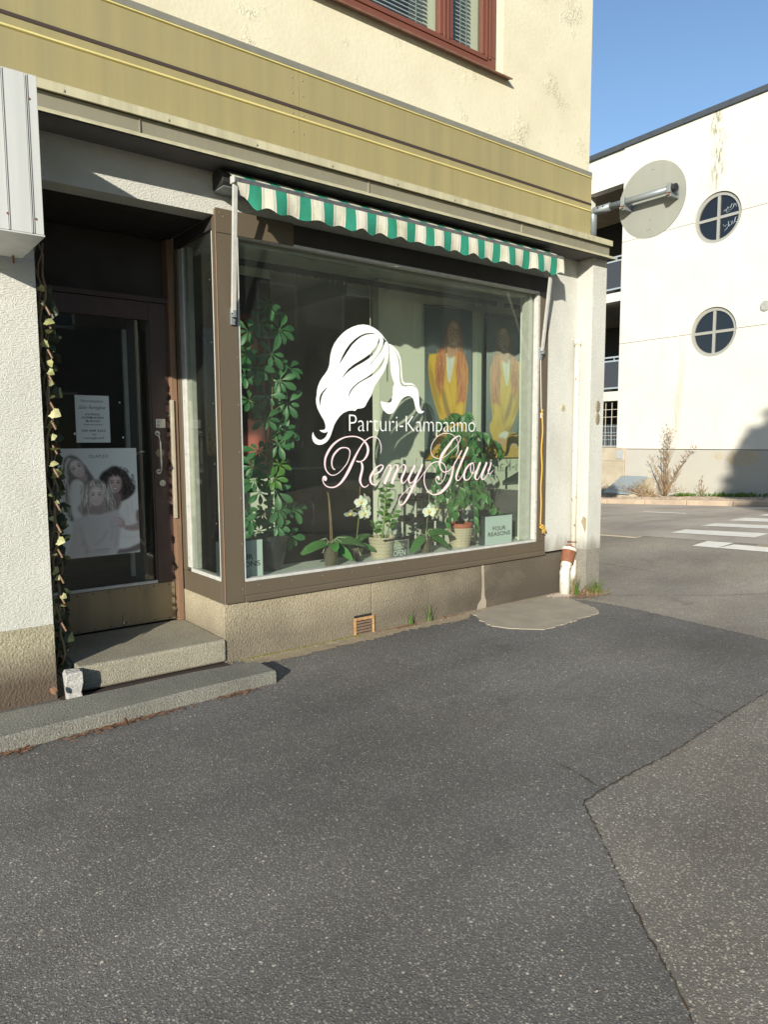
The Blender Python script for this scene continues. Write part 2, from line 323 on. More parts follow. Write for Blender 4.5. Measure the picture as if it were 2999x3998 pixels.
# ------------------------------------------------------------------ mesh helpers
OFF = {}
class MB:
    def __init__(s, xf=None): s.v = []; s.f = []; s.xf = xf
    def add(s, vs, fs):
        n = len(s.v); s.v += [tuple(p) for p in vs]; s.f += [tuple(i+n for i in f) for f in fs]; return s
    def box(s, x0, x1, y0, y1, z0, z1):
        return s.add([(x0, y0, z0), (x1, y0, z0), (x1, y1, z0), (x0, y1, z0), (x0, y0, z1), (x1, y0, z1), (x1, y1, z1), (x0, y1, z1)],
                     [(0, 3, 2, 1), (4, 5, 6, 7), (0, 1, 5, 4), (1, 2, 6, 5), (2, 3, 7, 6), (3, 0, 4, 7)])
    def prism(s, poly, axis, a0, a1):
        n = len(poly)
        def P(p, a): return (a, p[0], p[1]) if axis == 'x' else (p[0], a, p[1]) if axis == 'y' else (p[0], p[1], a)
        return s.add([P(p, a0) for p in poly]+[P(p, a1) for p in poly],
                     [tuple(range(n)), tuple(range(2*n-1, n-1, -1))]+[(i, (i+1) % n, n+(i+1) % n, n+i) for i in range(n)])
    def tube(s, pts, rad, seg=8, caps=True, sy=1.0):
        pts = [Vector(p) for p in pts]; R = rad if isinstance(rad, (list, tuple)) else [rad]*len(pts)
        up = Vector((.13, .27, 1)).normalized(); rings = []
        for i, p in enumerate(pts):
            t = (pts[min(i+1, len(pts)-1)]-pts[max(i-1, 0)]).normalized()
            a = t.cross(up)
            if a.length < .05: a = t.cross(Vector((1, 0, 0)))
            a.normalize(); b = t.cross(a).normalized()
            rings.append([p+(a*math.cos(k*2*math.pi/seg)+b*math.sin(k*2*math.pi/seg)*sy)*R[i] for k in range(seg)])
        vs = [tuple(q) for r in rings for q in r]; fs = []
        for i in range(len(pts)-1):
            for k in range(seg): fs.append((i*seg+k, i*seg+(k+1) % seg, (i+1)*seg+(k+1) % seg, (i+1)*seg+k))
        if caps: fs += [tuple(range(seg-1, -1, -1)), tuple((len(pts)-1)*seg+k for k in range(seg))]
        return s.add(vs, fs)
    def lathe(s, c, prof, seg=24, cap=True):
        vs = []; fs = []
        for r, z in prof:
            for k in range(seg):
                a = k*2*math.pi/seg; vs.append((c[0]+r*math.cos(a), c[1]+r*math.sin(a), c[2]+z))
        for i in range(len(prof)-1):
            for k in range(seg): fs.append((i*seg+k, i*seg+(k+1) % seg, (i+1)*seg+(k+1) % seg, (i+1)*seg+k))
        if cap: fs += [tuple(range(seg-1, -1, -1)), tuple((len(prof)-1)*seg+k for k in range(seg))]
        return s.add(vs, fs)
    def dome(s, c, n, r, h=None, seg=8):
        """small screw head: centre, outward normal"""
        n = Vector(n).normalized(); a = n.orthogonal().normalized(); b = n.cross(a); h = h or r*.5; vs = []; fs = []
        for rr, hh in ((r, 0), (r*.95, h*.45), (r*.55, h*.9)):
            for k in range(seg):
                t = k*2*math.pi/seg; vs.append(tuple(Vector(c)+(a*math.cos(t)+b*math.sin(t))*rr+n*hh))
        for i in range(2):
            for k in range(seg): fs.append((i*seg+k, i*seg+(k+1) % seg, (i+1)*seg+(k+1) % seg, (i+1)*seg+k))
        fs.append(tuple(2*seg+k for k in range(seg))); return s.add(vs, fs)
    def build(s, name, mat, parent=None, bevel=0, smooth=False, org=None, recalc=True):
        vs = [s.xf(p) for p in s.v] if s.xf else s.v
        if parent is not None: o0 = OFF[parent.name]
        elif org: o0 = Vector(org)
        else:
            A = np.array(vs); o0 = Vector(((A[:, 0].min()+A[:, 0].max())/2, (A[:, 1].min()+A[:, 1].max())/2, A[:, 2].min()))
        me = bpy.data.meshes.new(name); me.from_pydata([(p[0]-o0[0], p[1]-o0[1], p[2]-o0[2]) for p in vs], [], s.f)
        if recalc:
            bm = bmesh.new(); bm.from_mesh(me); bmesh.ops.recalc_face_normals(bm, faces=bm.faces); bm.to_mesh(me); bm.free()
        me.materials.append(MT[mat] if isinstance(mat, str) else mat)
        if smooth:
            for p in me.polygons: p.use_smooth = True
        o = bpy.data.objects.new(name, me); COL.objects.link(o)
        if parent is not None: o.parent = parent; OFF[o.name] = o0
        else: o.location = o0; OFF[o.name] = o0
        if bevel:
            b = o.modifiers.new('bevel', 'BEVEL'); b.width = bevel; b.segments = 2; b.limit_method = 'ANGLE'; b.angle_limit = math.radians(40)
        return o
def thing(name, label, cat, loc, group=None):
    o = bpy.data.objects.new(name, None); COL.objects.link(o); o.location = loc; o.empty_display_size = .1
    OFF[o.name] = Vector(loc); return tag(o, label, cat, group)
def tag(o, label=None, cat=None, group=None, kind=None):
    for k, v in (('label', label), ('category', cat), ('group', group), ('kind', kind)):
        if v: o[k] = v
    return o
def struct(o): o['kind'] = 'structure'; return o
def bx(name, mat, parent, x0, x1, y0, y1, z0, z1, bevel=0, xf=None):
    return MB(xf).box(x0, x1, y0, y1, z0, z1).build(name, mat, parent, bevel)
def put(name, me, parent, P, d, n, sc=1.0):
    """one shared-mesh piece (leaf, petal) at P, pointing along d, facing n"""
    d = Vector(d).normalized(); n = Vector(n); n = (n-d*n.dot(d))
    n = n.normalized() if n.length > 1e-4 else d.orthogonal().normalized(); x = d.cross(n)
    o = bpy.data.objects.new(name, me); COL.objects.link(o); o.parent = parent
    p = Vector(P)-OFF[parent.name]
    o.matrix_basis = Matrix.Translation(p) @ Matrix((x, d, n)).transposed().to_4x4() @ Matrix.Scale(sc, 4)
    return o
def leaf_mesh(name, L, W, prof, droop, fold, mat, tip=None):
    """leaf along +y: prof = half-width fractions along the length"""
    n = len(prof); vs = []; fs = []
    for i, w in enumerate(prof):
        t = i/(n-1); y = L*t; z = -droop*L*t*t; hw = W*.5*w
        vs += [(-hw, y, z+fold*hw), (0, y, z), (hw, y, z+fold*hw)]
    for i in range(n-1): fs += [(3*i, 3*i+1, 3*i+4, 3*i+3), (3*i+1, 3*i+2, 3*i+5, 3*i+4)]
    me = bpy.data.meshes.new(name); me.from_pydata(vs, [], fs); me.materials.append(MT[mat])
    for p in me.polygons: p.use_smooth = True
    return me
def curve_mesh(loops):
    cu = bpy.data.curves.new('tmp', 'CURVE'); cu.dimensions = '2D'; cu.fill_mode = 'BOTH'
    for L in loops:
        sp = cu.splines.new('POLY'); sp.points.add(len(L)-1); sp.use_cyclic_u = True
        for p, q in zip(sp.points, L): p.co = (q[0], q[1], 0, 1)
    o = bpy.data.objects.new('tmp', cu); COL.objects.link(o); bpy.context.view_layer.update()
    me = bpy.data.meshes.new_from_object(o.evaluated_get(bpy.context.evaluated_depsgraph_get()))
    v = [tuple(x.co) for x in me.vertices]; f = [tuple(p.vertices) for p in me.polygons]
    bpy.data.objects.remove(o); bpy.data.curves.remove(cu); bpy.data.meshes.remove(me); return v, f
def text_mesh(body, offset=0., shear=0., spacing=1.):
    cu = bpy.data.curves.new('tmp', 'FONT'); cu.body = body; cu.size = 1; cu.offset = offset; cu.shear = shear; cu.space_character = spacing
    cu.resolution_u = 4; cu.fill_mode = 'FRONT'
    o = bpy.data.objects.new('tmp', cu); COL.objects.link(o); bpy.context.view_layer.update()
    me = bpy.data.meshes.new_from_object(o.evaluated_get(bpy.context.evaluated_depsgraph_get()))
    v = [tuple(x.co) for x in me.vertices]; f = [tuple(p.vertices) for p in me.polygons]
    bpy.data.objects.remove(o); bpy.data.curves.remove(cu); bpy.data.meshes.remove(me); return v, f
CAP = max(p[1] for p in text_mesh('H')[0])
def screws(parent, mat, L, r=.0065):
    """screw heads, one object each, sharing a mesh: (position, outward normal)"""
    base = {}
    for c, n in L:
        if n not in base:
            o = MB().dome(c, n, r).build('screw', mat, parent); base[n] = (o, Vector(c))
        else:
            o, c0 = base[n]; q = o.copy(); COL.objects.link(q); q.location = Vector(c)-c0
def text(name, body, mat, parent, x0, x1, y, zbase, capz, offset=0., shear=0., spacing=1., mirror=False):
    """fit a line of lettering between x0 and x1 on the plane y, baseline zbase, capitals capz high"""
    v, f = text_mesh(body, offset, shear, spacing)
    a = min(p[0] for p in v); b = max(p[0] for p in v); kx = (x1-x0)/(b-a); kz = capz/CAP
    m = MB(); m.add([(x0+(p[0]-a)*kx, y, zbase+p[1]*kz) for p in v], f)
    return m.build(name, mat, parent, recalc=False)
def catmull(P, k):
    P = [np.array(p, float) for p in P]; out = []
    for i in range(len(P)-1):
        p0 = P[max(i-1, 0)]; p1 = P[i]; p2 = P[i+1]; p3 = P[min(i+2, len(P)-1)]
        for j in range(k):
            t = j/k; out.append(.5*((2*p1)+(-p0+p2)*t+(2*p0-5*p1+4*p2-p3)*t*t+(-p0+3*p1-3*p2+p3)*t**3))
    out.append(P[-1]); return out
def smooth01(t): t = min(1., max(0., t)); return t*t*(3-2*t)
def hgt(x, y):
    """the cross street climbs towards -y; the pavement by the shop is level"""
    return .048*(9.2-min(30., max(-12., y)))*smooth01((x-6.6)/3.4)
class Pic:
    """small painter for flat prints: colours on the points of a fine grid"""
    def __init__(s, nx, ny, bg):
        s.nx, s.ny = nx, ny; s.a = np.ones((ny, nx, 3))*np.array(lin(bg))
        s.x, s.y = np.meshgrid((np.arange(nx)+.5)/nx, (np.arange(ny)+.5)/ny)
    def blur(s, m, k):
        for ax in (0, 1):
            for _ in range(2):
                p = np.pad(m, [(k, k) if i == ax else (0, 0) for i in (0, 1)], mode='edge'); c = np.cumsum(p, axis=ax); c = np.insert(c, 0, 0, axis=ax)
                n = m.shape[ax]; m = (np.take(c, np.arange(2*k+1, 2*k+1+n), axis=ax)-np.take(c, np.arange(0, n), axis=ax))/(2*k+1)
        return m
    def put(s, m, col, al=1., soft=0):
        m = m.astype(float)
        if soft: m = s.blur(m, soft)
        m = (m*al)[..., None]; s.a = s.a*(1-m)+np.array(lin(col))*m; return s
    def poly(s, P, col, al=1., soft=0):
        ins = np.zeros_like(s.x, bool); n = len(P)
        for i in range(n):
            (x1, y1), (x2, y2) = P[i], P[(i+1) % n]
            if y1 == y2: continue
            c = ((y1 > s.y) != (y2 > s.y)) & (s.x < (x2-x1)*(s.y-y1)/(y2-y1)+x1); ins ^= c
        return s.put(ins, col, al, soft)
    def ell(s, cx, cy, rx, ry, col, rot=0., al=1., soft=0, asp=1.4):
        dx = s.x-cx; dy = (s.y-cy)*asp; c, q = math.cos(rot), math.sin(rot)
        return s.put(((dx*c+dy*q)/rx)**2+((-dx*q+dy*c)/(ry*asp))**2 < 1, col, al, soft)
    def line(s, P, w, col, al=1., soft=0, asp=1.4):
        m = np.zeros_like(s.x, bool); P = catmull(P, 3) if len(P) > 2 else [np.array(p, float) for p in P]
        for a, b in zip(P[:-1], P[1:]):
            ax, ay, bx_, by = a[0], a[1]*asp, b[0], b[1]*asp; dx, dy = bx_-ax, by-ay; L = dx*dx+dy*dy+1e-12
            t = np.clip(((s.x-ax)*dx+(s.y*asp-ay)*dy)/L, 0, 1); m |= (s.x-ax-t*dx)**2+(s.y*asp-ay-t*dy)**2 < (w/2)**2
        return s.put(m, col, al, soft)
    def sheet(s, name, parent, x0, x1, y, z0, z1, th=.002, bow=0.):
        nx, ny = s.nx, s.ny; vs = []; fs = []
        for j in range(ny):
            for i in range(nx):
                u = i/(nx-1); w = j/(ny-1); vs.append((x0+(x1-x0)*u, y+bow*math.sin(u*7+w*3), z1+(z0-z1)*w))
        for j in range(ny-1):
            for i in range(nx-1): k = j*nx+i; fs.append((k, k+nx, k+nx+1, k+1))
        m = bpy.data.materials.get('printed_sheet')
        if not m:
            m, nt, b = newmat('printed_sheet', .38, 0, (.5, .5, .5), .4); at = nd(nt, 'Attribute', attribute_name='ink'); setc(nt, b, at.outputs['Color'])
        mb = MB(); mb.add(vs, fs); o = mb.build(name, m, parent, recalc=False)
        at = o.data.color_attributes.new('ink', 'FLOAT_COLOR', 'POINT')
        A = np.ones((nx*ny, 4), np.float32); A[:, :3] = s.a.reshape(-1, 3); at.data.foreach_set('color', A.ravel())
        return o

# ================================================================== GROUND
def ground_sheet(name, xs, ys, z, mat):
    vs = [(x, y, hgt(x, y)+z) for y in ys for x in xs]; nx = len(xs)
    fs = [(j*nx+i, j*nx+i+1, (j+1)*nx+i+1, (j+1)*nx+i) for j in range(len(ys)-1) for i in range(nx-1)]
    m = MB(); m.add(vs, fs); return struct(m.build(name, mat, None, smooth=True, org=(0, 0, 0), recalc=False))
gx = [-60, -30, -15, -8, 0, 3, 5, 6]+[6.6+.2*i for i in range(18)]+[10.5, 12, 14, 16, 20, 30, 60]
gy = [-60, -30, -16, -12]+[-11+i for i in range(42)]+[40, 60]
ground_sheet('pavement', gx, gy, 0, 'asphalt_old')
# carriageway of the cross street, a separate laying of asphalt with a flush edging
rx = [9.02+.2*i for i in range(6)]+[10.3, 11, 12, 13, 14, 14.86]
ground_sheet('road', rx, [-12+i for i in range(43)], .004, 'asphalt_road')
def wavy(P, amp, step):
    out = []
    for a, b in zip(P[:-1], P[1:]):
        a = Vector(a); b = Vector(b); n = max(1, int((b-a).length/step))
        for i in range(n):
            q = a.lerp(b, i/n); out.append((q.x+random.uniform(-amp, amp), q.y+random.uniform(-amp, amp)))
    return out+[tuple(P[-1])]
E1 = [(1.0, -1.2), (1.35, .3), (1.665, .847), (1.744, .935), (1.816, 1.029), (1.877, 1.112), (1.956, 1.204), (2.045, 1.307), (2.131, 1.407), (2.222, 1.522), (2.301, 1.618), (2.381, 1.71), (2.506, 1.723), (2.581, 1.731), (2.784, 1.735), (2.996, 1.734), (3.313, 1.754), (3.734, 1.788), (4.012, 1.808), (4.321, 1.827), (5.3, 1.9)]
E2 = [(5.451, 2.324), (5.485, 2.544), (5.496, 2.769), (5.515, 2.973), (5.534, 3.19), (5.555, 3.421), (5.551, 3.65), (5.531, 3.864), (5.468, 4.039)]
w1 = wavy(E1, .005, .016); w2 = wavy(E2, .005, .03)
patch = MB(); P = w1+w2+[(5.4, 4.38), (-9, 4.38), (-9, -5)]
patch.add([(x, y, .004) for x, y in P], [tuple(range(len(P)))])
struct(patch.build('asphalt_patch', 'asphalt_new', None, org=(0, 0, 0), recalc=False))
Q = [(-1., -1.2)]+w1+[(6.4, 1.95), (6.4, -5), (-1., -5)]
near = MB(); near.add([(x, y, .002) for x, y in Q], [tuple(range(len(Q)))]); struct(near.build('asphalt_patch', 'asphalt_mid', None, org=(0, 0, 0), recalc=False))
def strip(name, P, w, z, mat, skip=.12):
    m = MB(); vs = []; fs = []; run = 0
    for i, p in enumerate(P):
        a = Vector(P[max(i-1, 0)]); b = Vector(P[min(i+1, len(P)-1)]); t = (b-a).normalized(); n = Vector((-t.y, t.x)); k = w*random.uniform(.15, 1.)
        o = random.uniform(-.003, .003)
        vs += [(p[0]+n.x*(k+o), p[1]+n.y*(k+o), z+hgt(*p)), (p[0]-n.x*(k-o), p[1]-n.y*(k-o), z+hgt(*p))]
        if i < len(P)-1 and random.random() > skip: fs.append((2*i, 2*i+1, 2*i+3, 2*i+2))
    m.add(vs, fs); return struct(m.build(name, mat, None, org=(0, 0, 0), recalc=False))
strip('joint', w1[60:], .0042, .0062, 'crack')
strip('joint', w2, .006, .0062, 'crack')
strip('joint', wavy([(2.579, 2.01), (2.586, 1.937), (2.565, 1.846), (2.546, 1.75)], .004, .02), .006, .0062, 'crack')
strip('joint', wavy([(3.82, 2.031), (3.789, 1.903), (3.772, 1.80)], .004, .02), .004, .0062, 'crack')
strip('joint', wavy([(5.86, 4.02), (6.4, 3.55), (7.06, 3.03), (7.6, 2.5)], .01, .06), .006, .004, 'crack')
strip('joint', wavy([(7.27, 5.09), (7.25, 4.7), (7.23, 4.24)], .01, .06), .008, .004, 'crack')
edg = MB()
for k in range(-10, 24):
    y0 = 3.2+k*.8; y1 = y0+.785
    if 3.9 < y0 < 5.0: continue
    for x0, x1 in ((8.86, 9.0),):
        edg.add([(x0, y0, hgt(x0, y0)-.05), (x1, y0, hgt(x1, y0)-.05), (x1, y1, hgt(x1, y1)-.05), (x0, y1, hgt(x0, y1)-.05), (x0, y0, hgt(x0, y0)+.014), (x1, y0, hgt(x1, y0)+.014), (x1, y1, hgt(x1, y1)+.014), (x0, y1, hgt(x0, y1)+.014)],
                [(0, 3, 2, 1), (4, 5, 6, 7), (0, 1, 5, 4), (1, 2, 6, 5), (2, 3, 7, 6), (3, 0, 4, 7)])
struct(edg.build('road_edging', 'concrete', None, org=(0, 0, 0)))
road = bpy.data.objects['road']
def marking(name, pts):
    m = MB(); m.add([(x, y, hgt(x, y)+.009) for x, y in pts], [tuple(range(len(pts)))]); m.build(name, 'paint', road, recalc=False)
for x0, x1, y0, y1 in ((9.42, 9.84, 4.24, 5.41), (10.45, 10.95, 3.1, 5.52), (11.52, 12.12, 3.1, 5.62), (12.66, 13.2, 3.1, 5.67), (13.8, 14.3, 3.1, 5.7)):
    m = MB(); n = 8
    vs = []
    for i in range(n+1):
        y = y0+(y1-y0)*i/n; vs += [(x0+random.uniform(-.012, .012), y, hgt(x0, y)+.009), (x1+random.uniform(-.012, .012), y, hgt(x1, y)+.009)]
    m.add(vs, [(2*i, 2*i+1, 2*i+3, 2*i+2) for i in range(n)]); m.build('crossing_stripe', 'paint', road, recalc=False)
pav = bpy.data.objects['pavement']
m = MB(); m.add([(x, y, hgt(x, y)+.006) for x, y in ((8.64, 4.33), (8.64, 4.66), (8.99, 4.64), (8.99, 4.30))], [(0, 1, 2, 3)]); m.build('crossing_stripe', 'paint', pav, recalc=False)
m = MB(); m.add([(x, y, hgt(x, y)+.006) for x, y in ((8.66, 3.2), (8.64, 4.325), (8.9, 4.25), (8.87, 3.2))], [(0, 1, 2, 3)]); m.build('crossing_stripe', 'paint', pav, recalc=False)
m = MB(); m.add([(x, y, hgt(x, y)+.009) for x, y in ((12.58, 6.95), (12.72, 6.97), (12.8, 7.9), (12.66, 7.88))], [(0, 1, 2, 3)]); m.build('lane_line', 'paint', road, recalc=False)
# concrete slab let into the pavement
sl_ = wavy([tuple(q) for q in catmull([(4.352, 4.30), (4.22, 4.1), (4.15, 3.87), (4.27, 3.68), (4.42, 3.56), (4.9, 3.585), (5.24, 3.655), (5.40, 4.0), (5.415, 4.26), (4.8, 4.335), (4.352, 4.30)], 4)], .014, .025)[:-1]
sm_ = MB(); sm_.prism(sl_, 'z', -.05, .0105)
struct(sm_.build('concrete_slab', 'concrete', None))
dirt = [(2.15, 4.25), (2.3, 4.19), (2.5, 4.18), (2.9, 4.21), (3.2, 4.19), (3.45, 4.22), (3.8, 4.20), (4.15, 4.19), (4.3, 4.27), (4.8, 4.31), (5.3, 4.26), (5.5, 4.17), (5.62, 4.05), (5.95, 4.02), (6.06, 4.1)]
dq = catmull(dirt, 16); m = MB()
vs = []
for q in dq: vs += [(q[0], q[1]+random.uniform(-.022, .022), .0075), (q[0], 4.40, .0078)]
m.add(vs, [(2*i, 2*i+2, 2*i+3, 2*i+1) for i in range(len(dq)-1)]); struct(m.build('sandy_dirt', 'sand', None, org=(0, 0, 0), recalc=False))
m = MB(); m.add([(x, y, .0065) for x, y in ((.985, 4.0), (2.046, 4.0), (2.046, 4.40), (.985, 4.40))], [(0, 1, 2, 3)]); struct(m.build('kerb_gap_shade', 'groove', None, org=(0, 0, 0), recalc=False))  # flat dark sheet standing for the shade in the gap before the step

# ================================================================== SALON BUILDING
Y0 = 4.368
B = thing('salon_building', 'cream plastered corner building with gold fascia and hair salon on ground floor', 'building', (2.0, 4.4, 0))
# upper storey, opening for the brown window
def wallbox(name, mat, boxes, parent=B, bevel=0):
    m = MB()
    for b in boxes: m.box(*b)
    return m.build(name, mat, parent, bevel)
wallbox('upper_wall', 'cream', [(-6, 2.55, 4.42, 4.75, 3.4, 9.), (4.775, 6.0, 4.42, 4.75, 3.4, 9.), (2.55, 4.775, 4.42, 4.75, 3.4, 4.60), (2.55, 4.775, 4.42, 4.75, 6.2, 9.)])
wallbox('end_wall', 'cream', [(5.7, 5.995, 4.752, 13, 0, 9.)])
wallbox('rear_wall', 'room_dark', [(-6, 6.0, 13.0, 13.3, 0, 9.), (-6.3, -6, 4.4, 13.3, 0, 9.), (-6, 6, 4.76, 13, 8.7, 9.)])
wallbox('upper_floor', 'room_ceil', [(-6, 5.69, 4.76, 13, 3.28, 3.5)])
wallbox('ground_floor_wall', 'weave', [(-6, .976, Y0, 5.16, .452, 3.4), (.976, 2.046, Y0, 4.52, 2.94, 3.4), (2.046, 5.345, Y0, 4.52, 2.975, 3.4), (5.345, 6.0, Y0, 4.75, .43, 3.4), (5.787, 6.0, 4.19, Y0-.001, .43, 3.196)])
wallbox('pier_base', 'pierbase', [(5.789, 5.998, 4.192, Y0-.001, -.2, .429)])
bx('stone_base', 'plinth_l', B, -6, .979, Y0-.004, 5.16, -.2, .451, .004)
for a, b in ((2.046, 3.290), (3.298, 4.530), (4.537, 5.786)): bx('stone_block', 'plinth', B, a, b, Y0+.004, 4.6, -.2, .405, .004)
bx('stone_block', 'plinth', B, 2.05, 2.25, 4.602, 5.12, -.2, .405, .004)
# recess lining
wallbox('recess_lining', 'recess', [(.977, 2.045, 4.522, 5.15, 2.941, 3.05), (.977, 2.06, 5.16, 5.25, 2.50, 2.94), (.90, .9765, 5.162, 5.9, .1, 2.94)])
# fascia: two lengths of folded sheet with a joint
prof = [(4.418, 4.05), (4.388, 4.045), (4.376, 4.006), (4.376, 3.772), (4.376, 3.752), (4.376, 3.36), (4.418, 3.36)]
for a, b in ((-6, 2.702), (2.7045, 5.985)):
    fp = MB().prism(prof, 'x', a, b).build('fascia_panel', 'gold', B)
    MB().prism([(4.419, 4.062), (4.372, 4.054), (4.371, 4.0125), (4.3755, 4.0125), (4.419, 4.05)], 'x', a, b).build('top_flashing', 'galv_d', fp)
    MB().prism([(4.374, 4.012), (4.366, 4.007), (4.366, 4.0), (4.374, 3.996)], 'x', a, b).build('bead', 'gold_edge', fp)
    MB().prism([(4.374, 3.703), (4.365, 3.698), (4.365, 3.689), (4.374, 3.684)], 'x', a, b).build('bead', 'gold_edge', fp)
    MB().box(a, b, 4.372, 4.3755, 3.748, 3.768).build('groove', 'groove', fp)
    L_ = []
    for x in ((a+.05, b-.05) if b < 3 else (a+.03, 3.5, 4.3, 5.1, b-.05)):
        for z in (3.95, 3.85, 3.72, 3.6, 3.48) if x < 2.9 else (4.028,): L_.append(((x, 4.3757 if z < 4.0 else 4.372, z), (0, -1, 0)))
    screws(fp, 'tray', L_, .007)
# canopy: lip, tray, flared drip edge, soffit
MB().prism([(4.375, 3.40), (4.105, 3.353), (4.093, 3.350), (4.093, 3.302), (4.108, 3.302), (4.118, 3.33), (4.375, 3.36)], 'x', -6, 5.945).build('canopy_lip', 'lip', B)
MB().prism([(4.118, 3.300), (4.124, 3.30), (4.128, 3.222), (4.085, 3.196), (4.082, 3.188), (4.090, 3.187), (4.135, 3.205), (4.30, 3.205), (4.30, 3.298)], 'x', -6, 5.94).build('canopy_tray', 'tray', B)
MB().prism([(4.124, 3.2225), (4.078, 3.193), (4.078, 3.184), (4.0835, 3.186), (4.1275, 3.2155)], 'x', -6, 5.99).build('drip_edge', 'lip', B)
for x in (1.5, 3.1, 4.7): bx('joint_strip', 'tray', B, x, x+.004, 4.1165, 4.13, 3.222, 3.30)
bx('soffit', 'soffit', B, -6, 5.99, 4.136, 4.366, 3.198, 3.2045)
screws(B, 'tray', [((1.1+i*.56, 4.0925, 3.318), (0, -1, 0)) for i in range(9)], .008)

# upper window
W = MB().box(2.56, 4.745, 4.482, 4.54, 4.648, 4.745).build('upper_window', 'wframe', B, .004)
for a, b in ((4.585, 4.745), (4.10, 4.245)):
    bx('stile', 'wframe', W, a, b, 4.4815, 4.54, 4.746, 6.19, .003)
    for q in (.035, .075): bx('stile_rib', 'wframe', W, a+q, a+q+.022, 4.470, 4.481, 4.72, 6.19, .003)
bx('bottom_rib', 'wframe', W, 2.56, 4.64, 4.472, 4.4815, 4.70, 4.722, .003)
bx('top_rail', 'wframe', W, 2.56, 4.09, 4.482, 4.54, 6.10, 6.195, .003)
MB().prism([(4.545, 4.645), (4.545, 4.60), (4.372, 4.566), (4.360, 4.556), (4.358, 4.570), (4.47, 4.603), (4.48, 4.645)], 'x', 2.5, 4.83).build('window_sill', 'sillmetal', B, .002)
for a, b in ((2.58, 4.095), (4.25, 4.58)):
    bx('pane', 'glass', W, a, b, 4.505, 4.511, 4.75, 6.1)
    wallbox('inner_jamb', 'cream_in', [(b-.11, b+.05, 4.56, 4.74, 4.70, 6.2), (a-.02, b-.115, 4.56, 4.74, 4.68, 4.72)], W)
    base = None
    for k in range(40):
        z = 4.77+k*.032
        if base is None:
            mm = MB(); x0, x1 = a+.005, b-.075
            mm.add([(x0, 4.545, z), (x1, 4.545, z), (x1, 4.553, z+.013), (x0, 4.553, z+.013), (x1, 4.562, z+.022), (x0, 4.562, z+.022)], [(0, 1, 2, 3), (3, 2, 4, 5)])
            base = mm.build('blind_slat', 'blind', W, recalc=False)
        else:
            c = base.copy(); COL.objects.link(c); c.location = (0, 0, k*.032)
    for x in (a+.2, b-.2, b-.8):
        if x > a: MB().tube([(x, 4.5395, 4.74), (x, 4.5395, 6.1)], .0025, 5).build('blind_cord', 'blind', W)
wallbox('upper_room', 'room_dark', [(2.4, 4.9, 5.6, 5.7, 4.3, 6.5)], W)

# ---- shop window
SW = MB().box(2.19, 5.343, 4.345, 4.43, .452, .545).build('shop_window', 'brown', B, .003)
bx('corner_post', 'brown', SW, 2.046, 2.190, 4.3455, 4.405, .41, 2.975, .004)
bx('top_rail', 'rail_shaded', SW, 2.191, 5.345, 4.3455, 4.43, 2.845, 2.974, .003)
bx('right_stile', 'brown', SW, 5.228, 5.344, 4.3465, 4.43, .546, 2.844, .003)
MB().prism([(4.43, .4515), (4.344, .4515), (4.336, .44), (4.336, .41), (4.342, .408), (4.43, .412)], 'x', 2.192, 5.346).build('drip_rail', 'brown', SW, .002)
bx('head_cover', 'brown', SW, 2.044, 2.62, 4.340, 4.3452, 2.828, 2.978, .001)
# corner cover strip along the left arris
MB().tube([(2.046, 4.3455, .415), (2.0455, 4.345, 1.7), (2.046, 4.3455, 2.97)], .004, 6).build('arris_bead', 'jamb', SW)
bx('bottom_bead', 'trim', SW, 2.205, 5.225, 4.352, 4.402, .5455, .566, .002)
bx('top_bead', 'trim', SW, 2.205, 5.225, 4.352, 4.402, 2.823, 2.8445, .002)
bx('left_bead', 'trim', SW, 2.1905, 2.207, 4.352, 4.402, .547, 2.8445, .002)
bx('right_bead', 'trim', SW, 5.200, 5.2275, 4.352, 4.402, .5665, 2.8225, .002)
bx('pane', 'glass', SW, 2.207, 5.20, 4.402, 4.408, .56, 2.83)
bx('inner_sash', 'trim', SW, 5.150, 5.198, 4.412, 4.50, .56, 2.83, .002)
bx('inner_jamb', 'sill_in', SW, 5.20, 5.268, 4.432, 4.56, .50, 2.9)
bx('inner_head', 'room_ceil', SW, 2.2, 5.26, 4.435, 4.52, 2.80, 2.95)
# left return of the bay
bx('side_bottom_rail', 'brown', SW, 2.046, 2.075, 4.406, 5.04, .41, .555, .003)
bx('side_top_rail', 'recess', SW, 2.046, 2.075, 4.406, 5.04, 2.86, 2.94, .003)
bx('side_rear_stile', 'brown', SW, 2.046, 2.085, 4.985, 5.045, .556, 2.859, .003)
bx('side_front_bead', 'trim', SW, 2.0465, 2.06, 4.4065, 4.416, .58, 2.85, .001)
bx('side_rear_frame', 'trim', SW, 2.055, 2.10, 4.915, 4.983, .58, 2.85, .003)
bx('side_rear_sash', 'trim', SW, 2.075, 2.115, 4.865, 4.913, .58, 2.85, .003)
bx('side_bottom_bead', 'trim', SW, 2.05, 2.10, 4.418, 4.914, .556, .582, .002)
bx('pane', 'glass', SW, 2.0635, 2.069, 4.417, 4.914, .583, 2.855)
L_ = [((2.30+i*.262, 4.3445, .515), (0, -1, 0)) for i in range(12)]+[((2.178, 4.345, .50+i*.31), (0, -1, 0)) for i in range(8)]+[((5.217, 4.3515, .62+i*.30), (0, -1, 0)) for i in range(8)]
L_ += [((x, 4.3395, z), (0, -1, 0)) for x, z in ((2.075, 2.95), (2.10, 2.93), (2.165, 2.86), (2.4, 2.95))]+[((2.0455, 4.45, .55+i*.4), (-1, 0, 0)) for i in range(6)]+[((2.0545, 4.95, .65+i*.38), (-1, 0, 0)) for i in range(6)]
screws(SW, 'kick', L_, .0055)
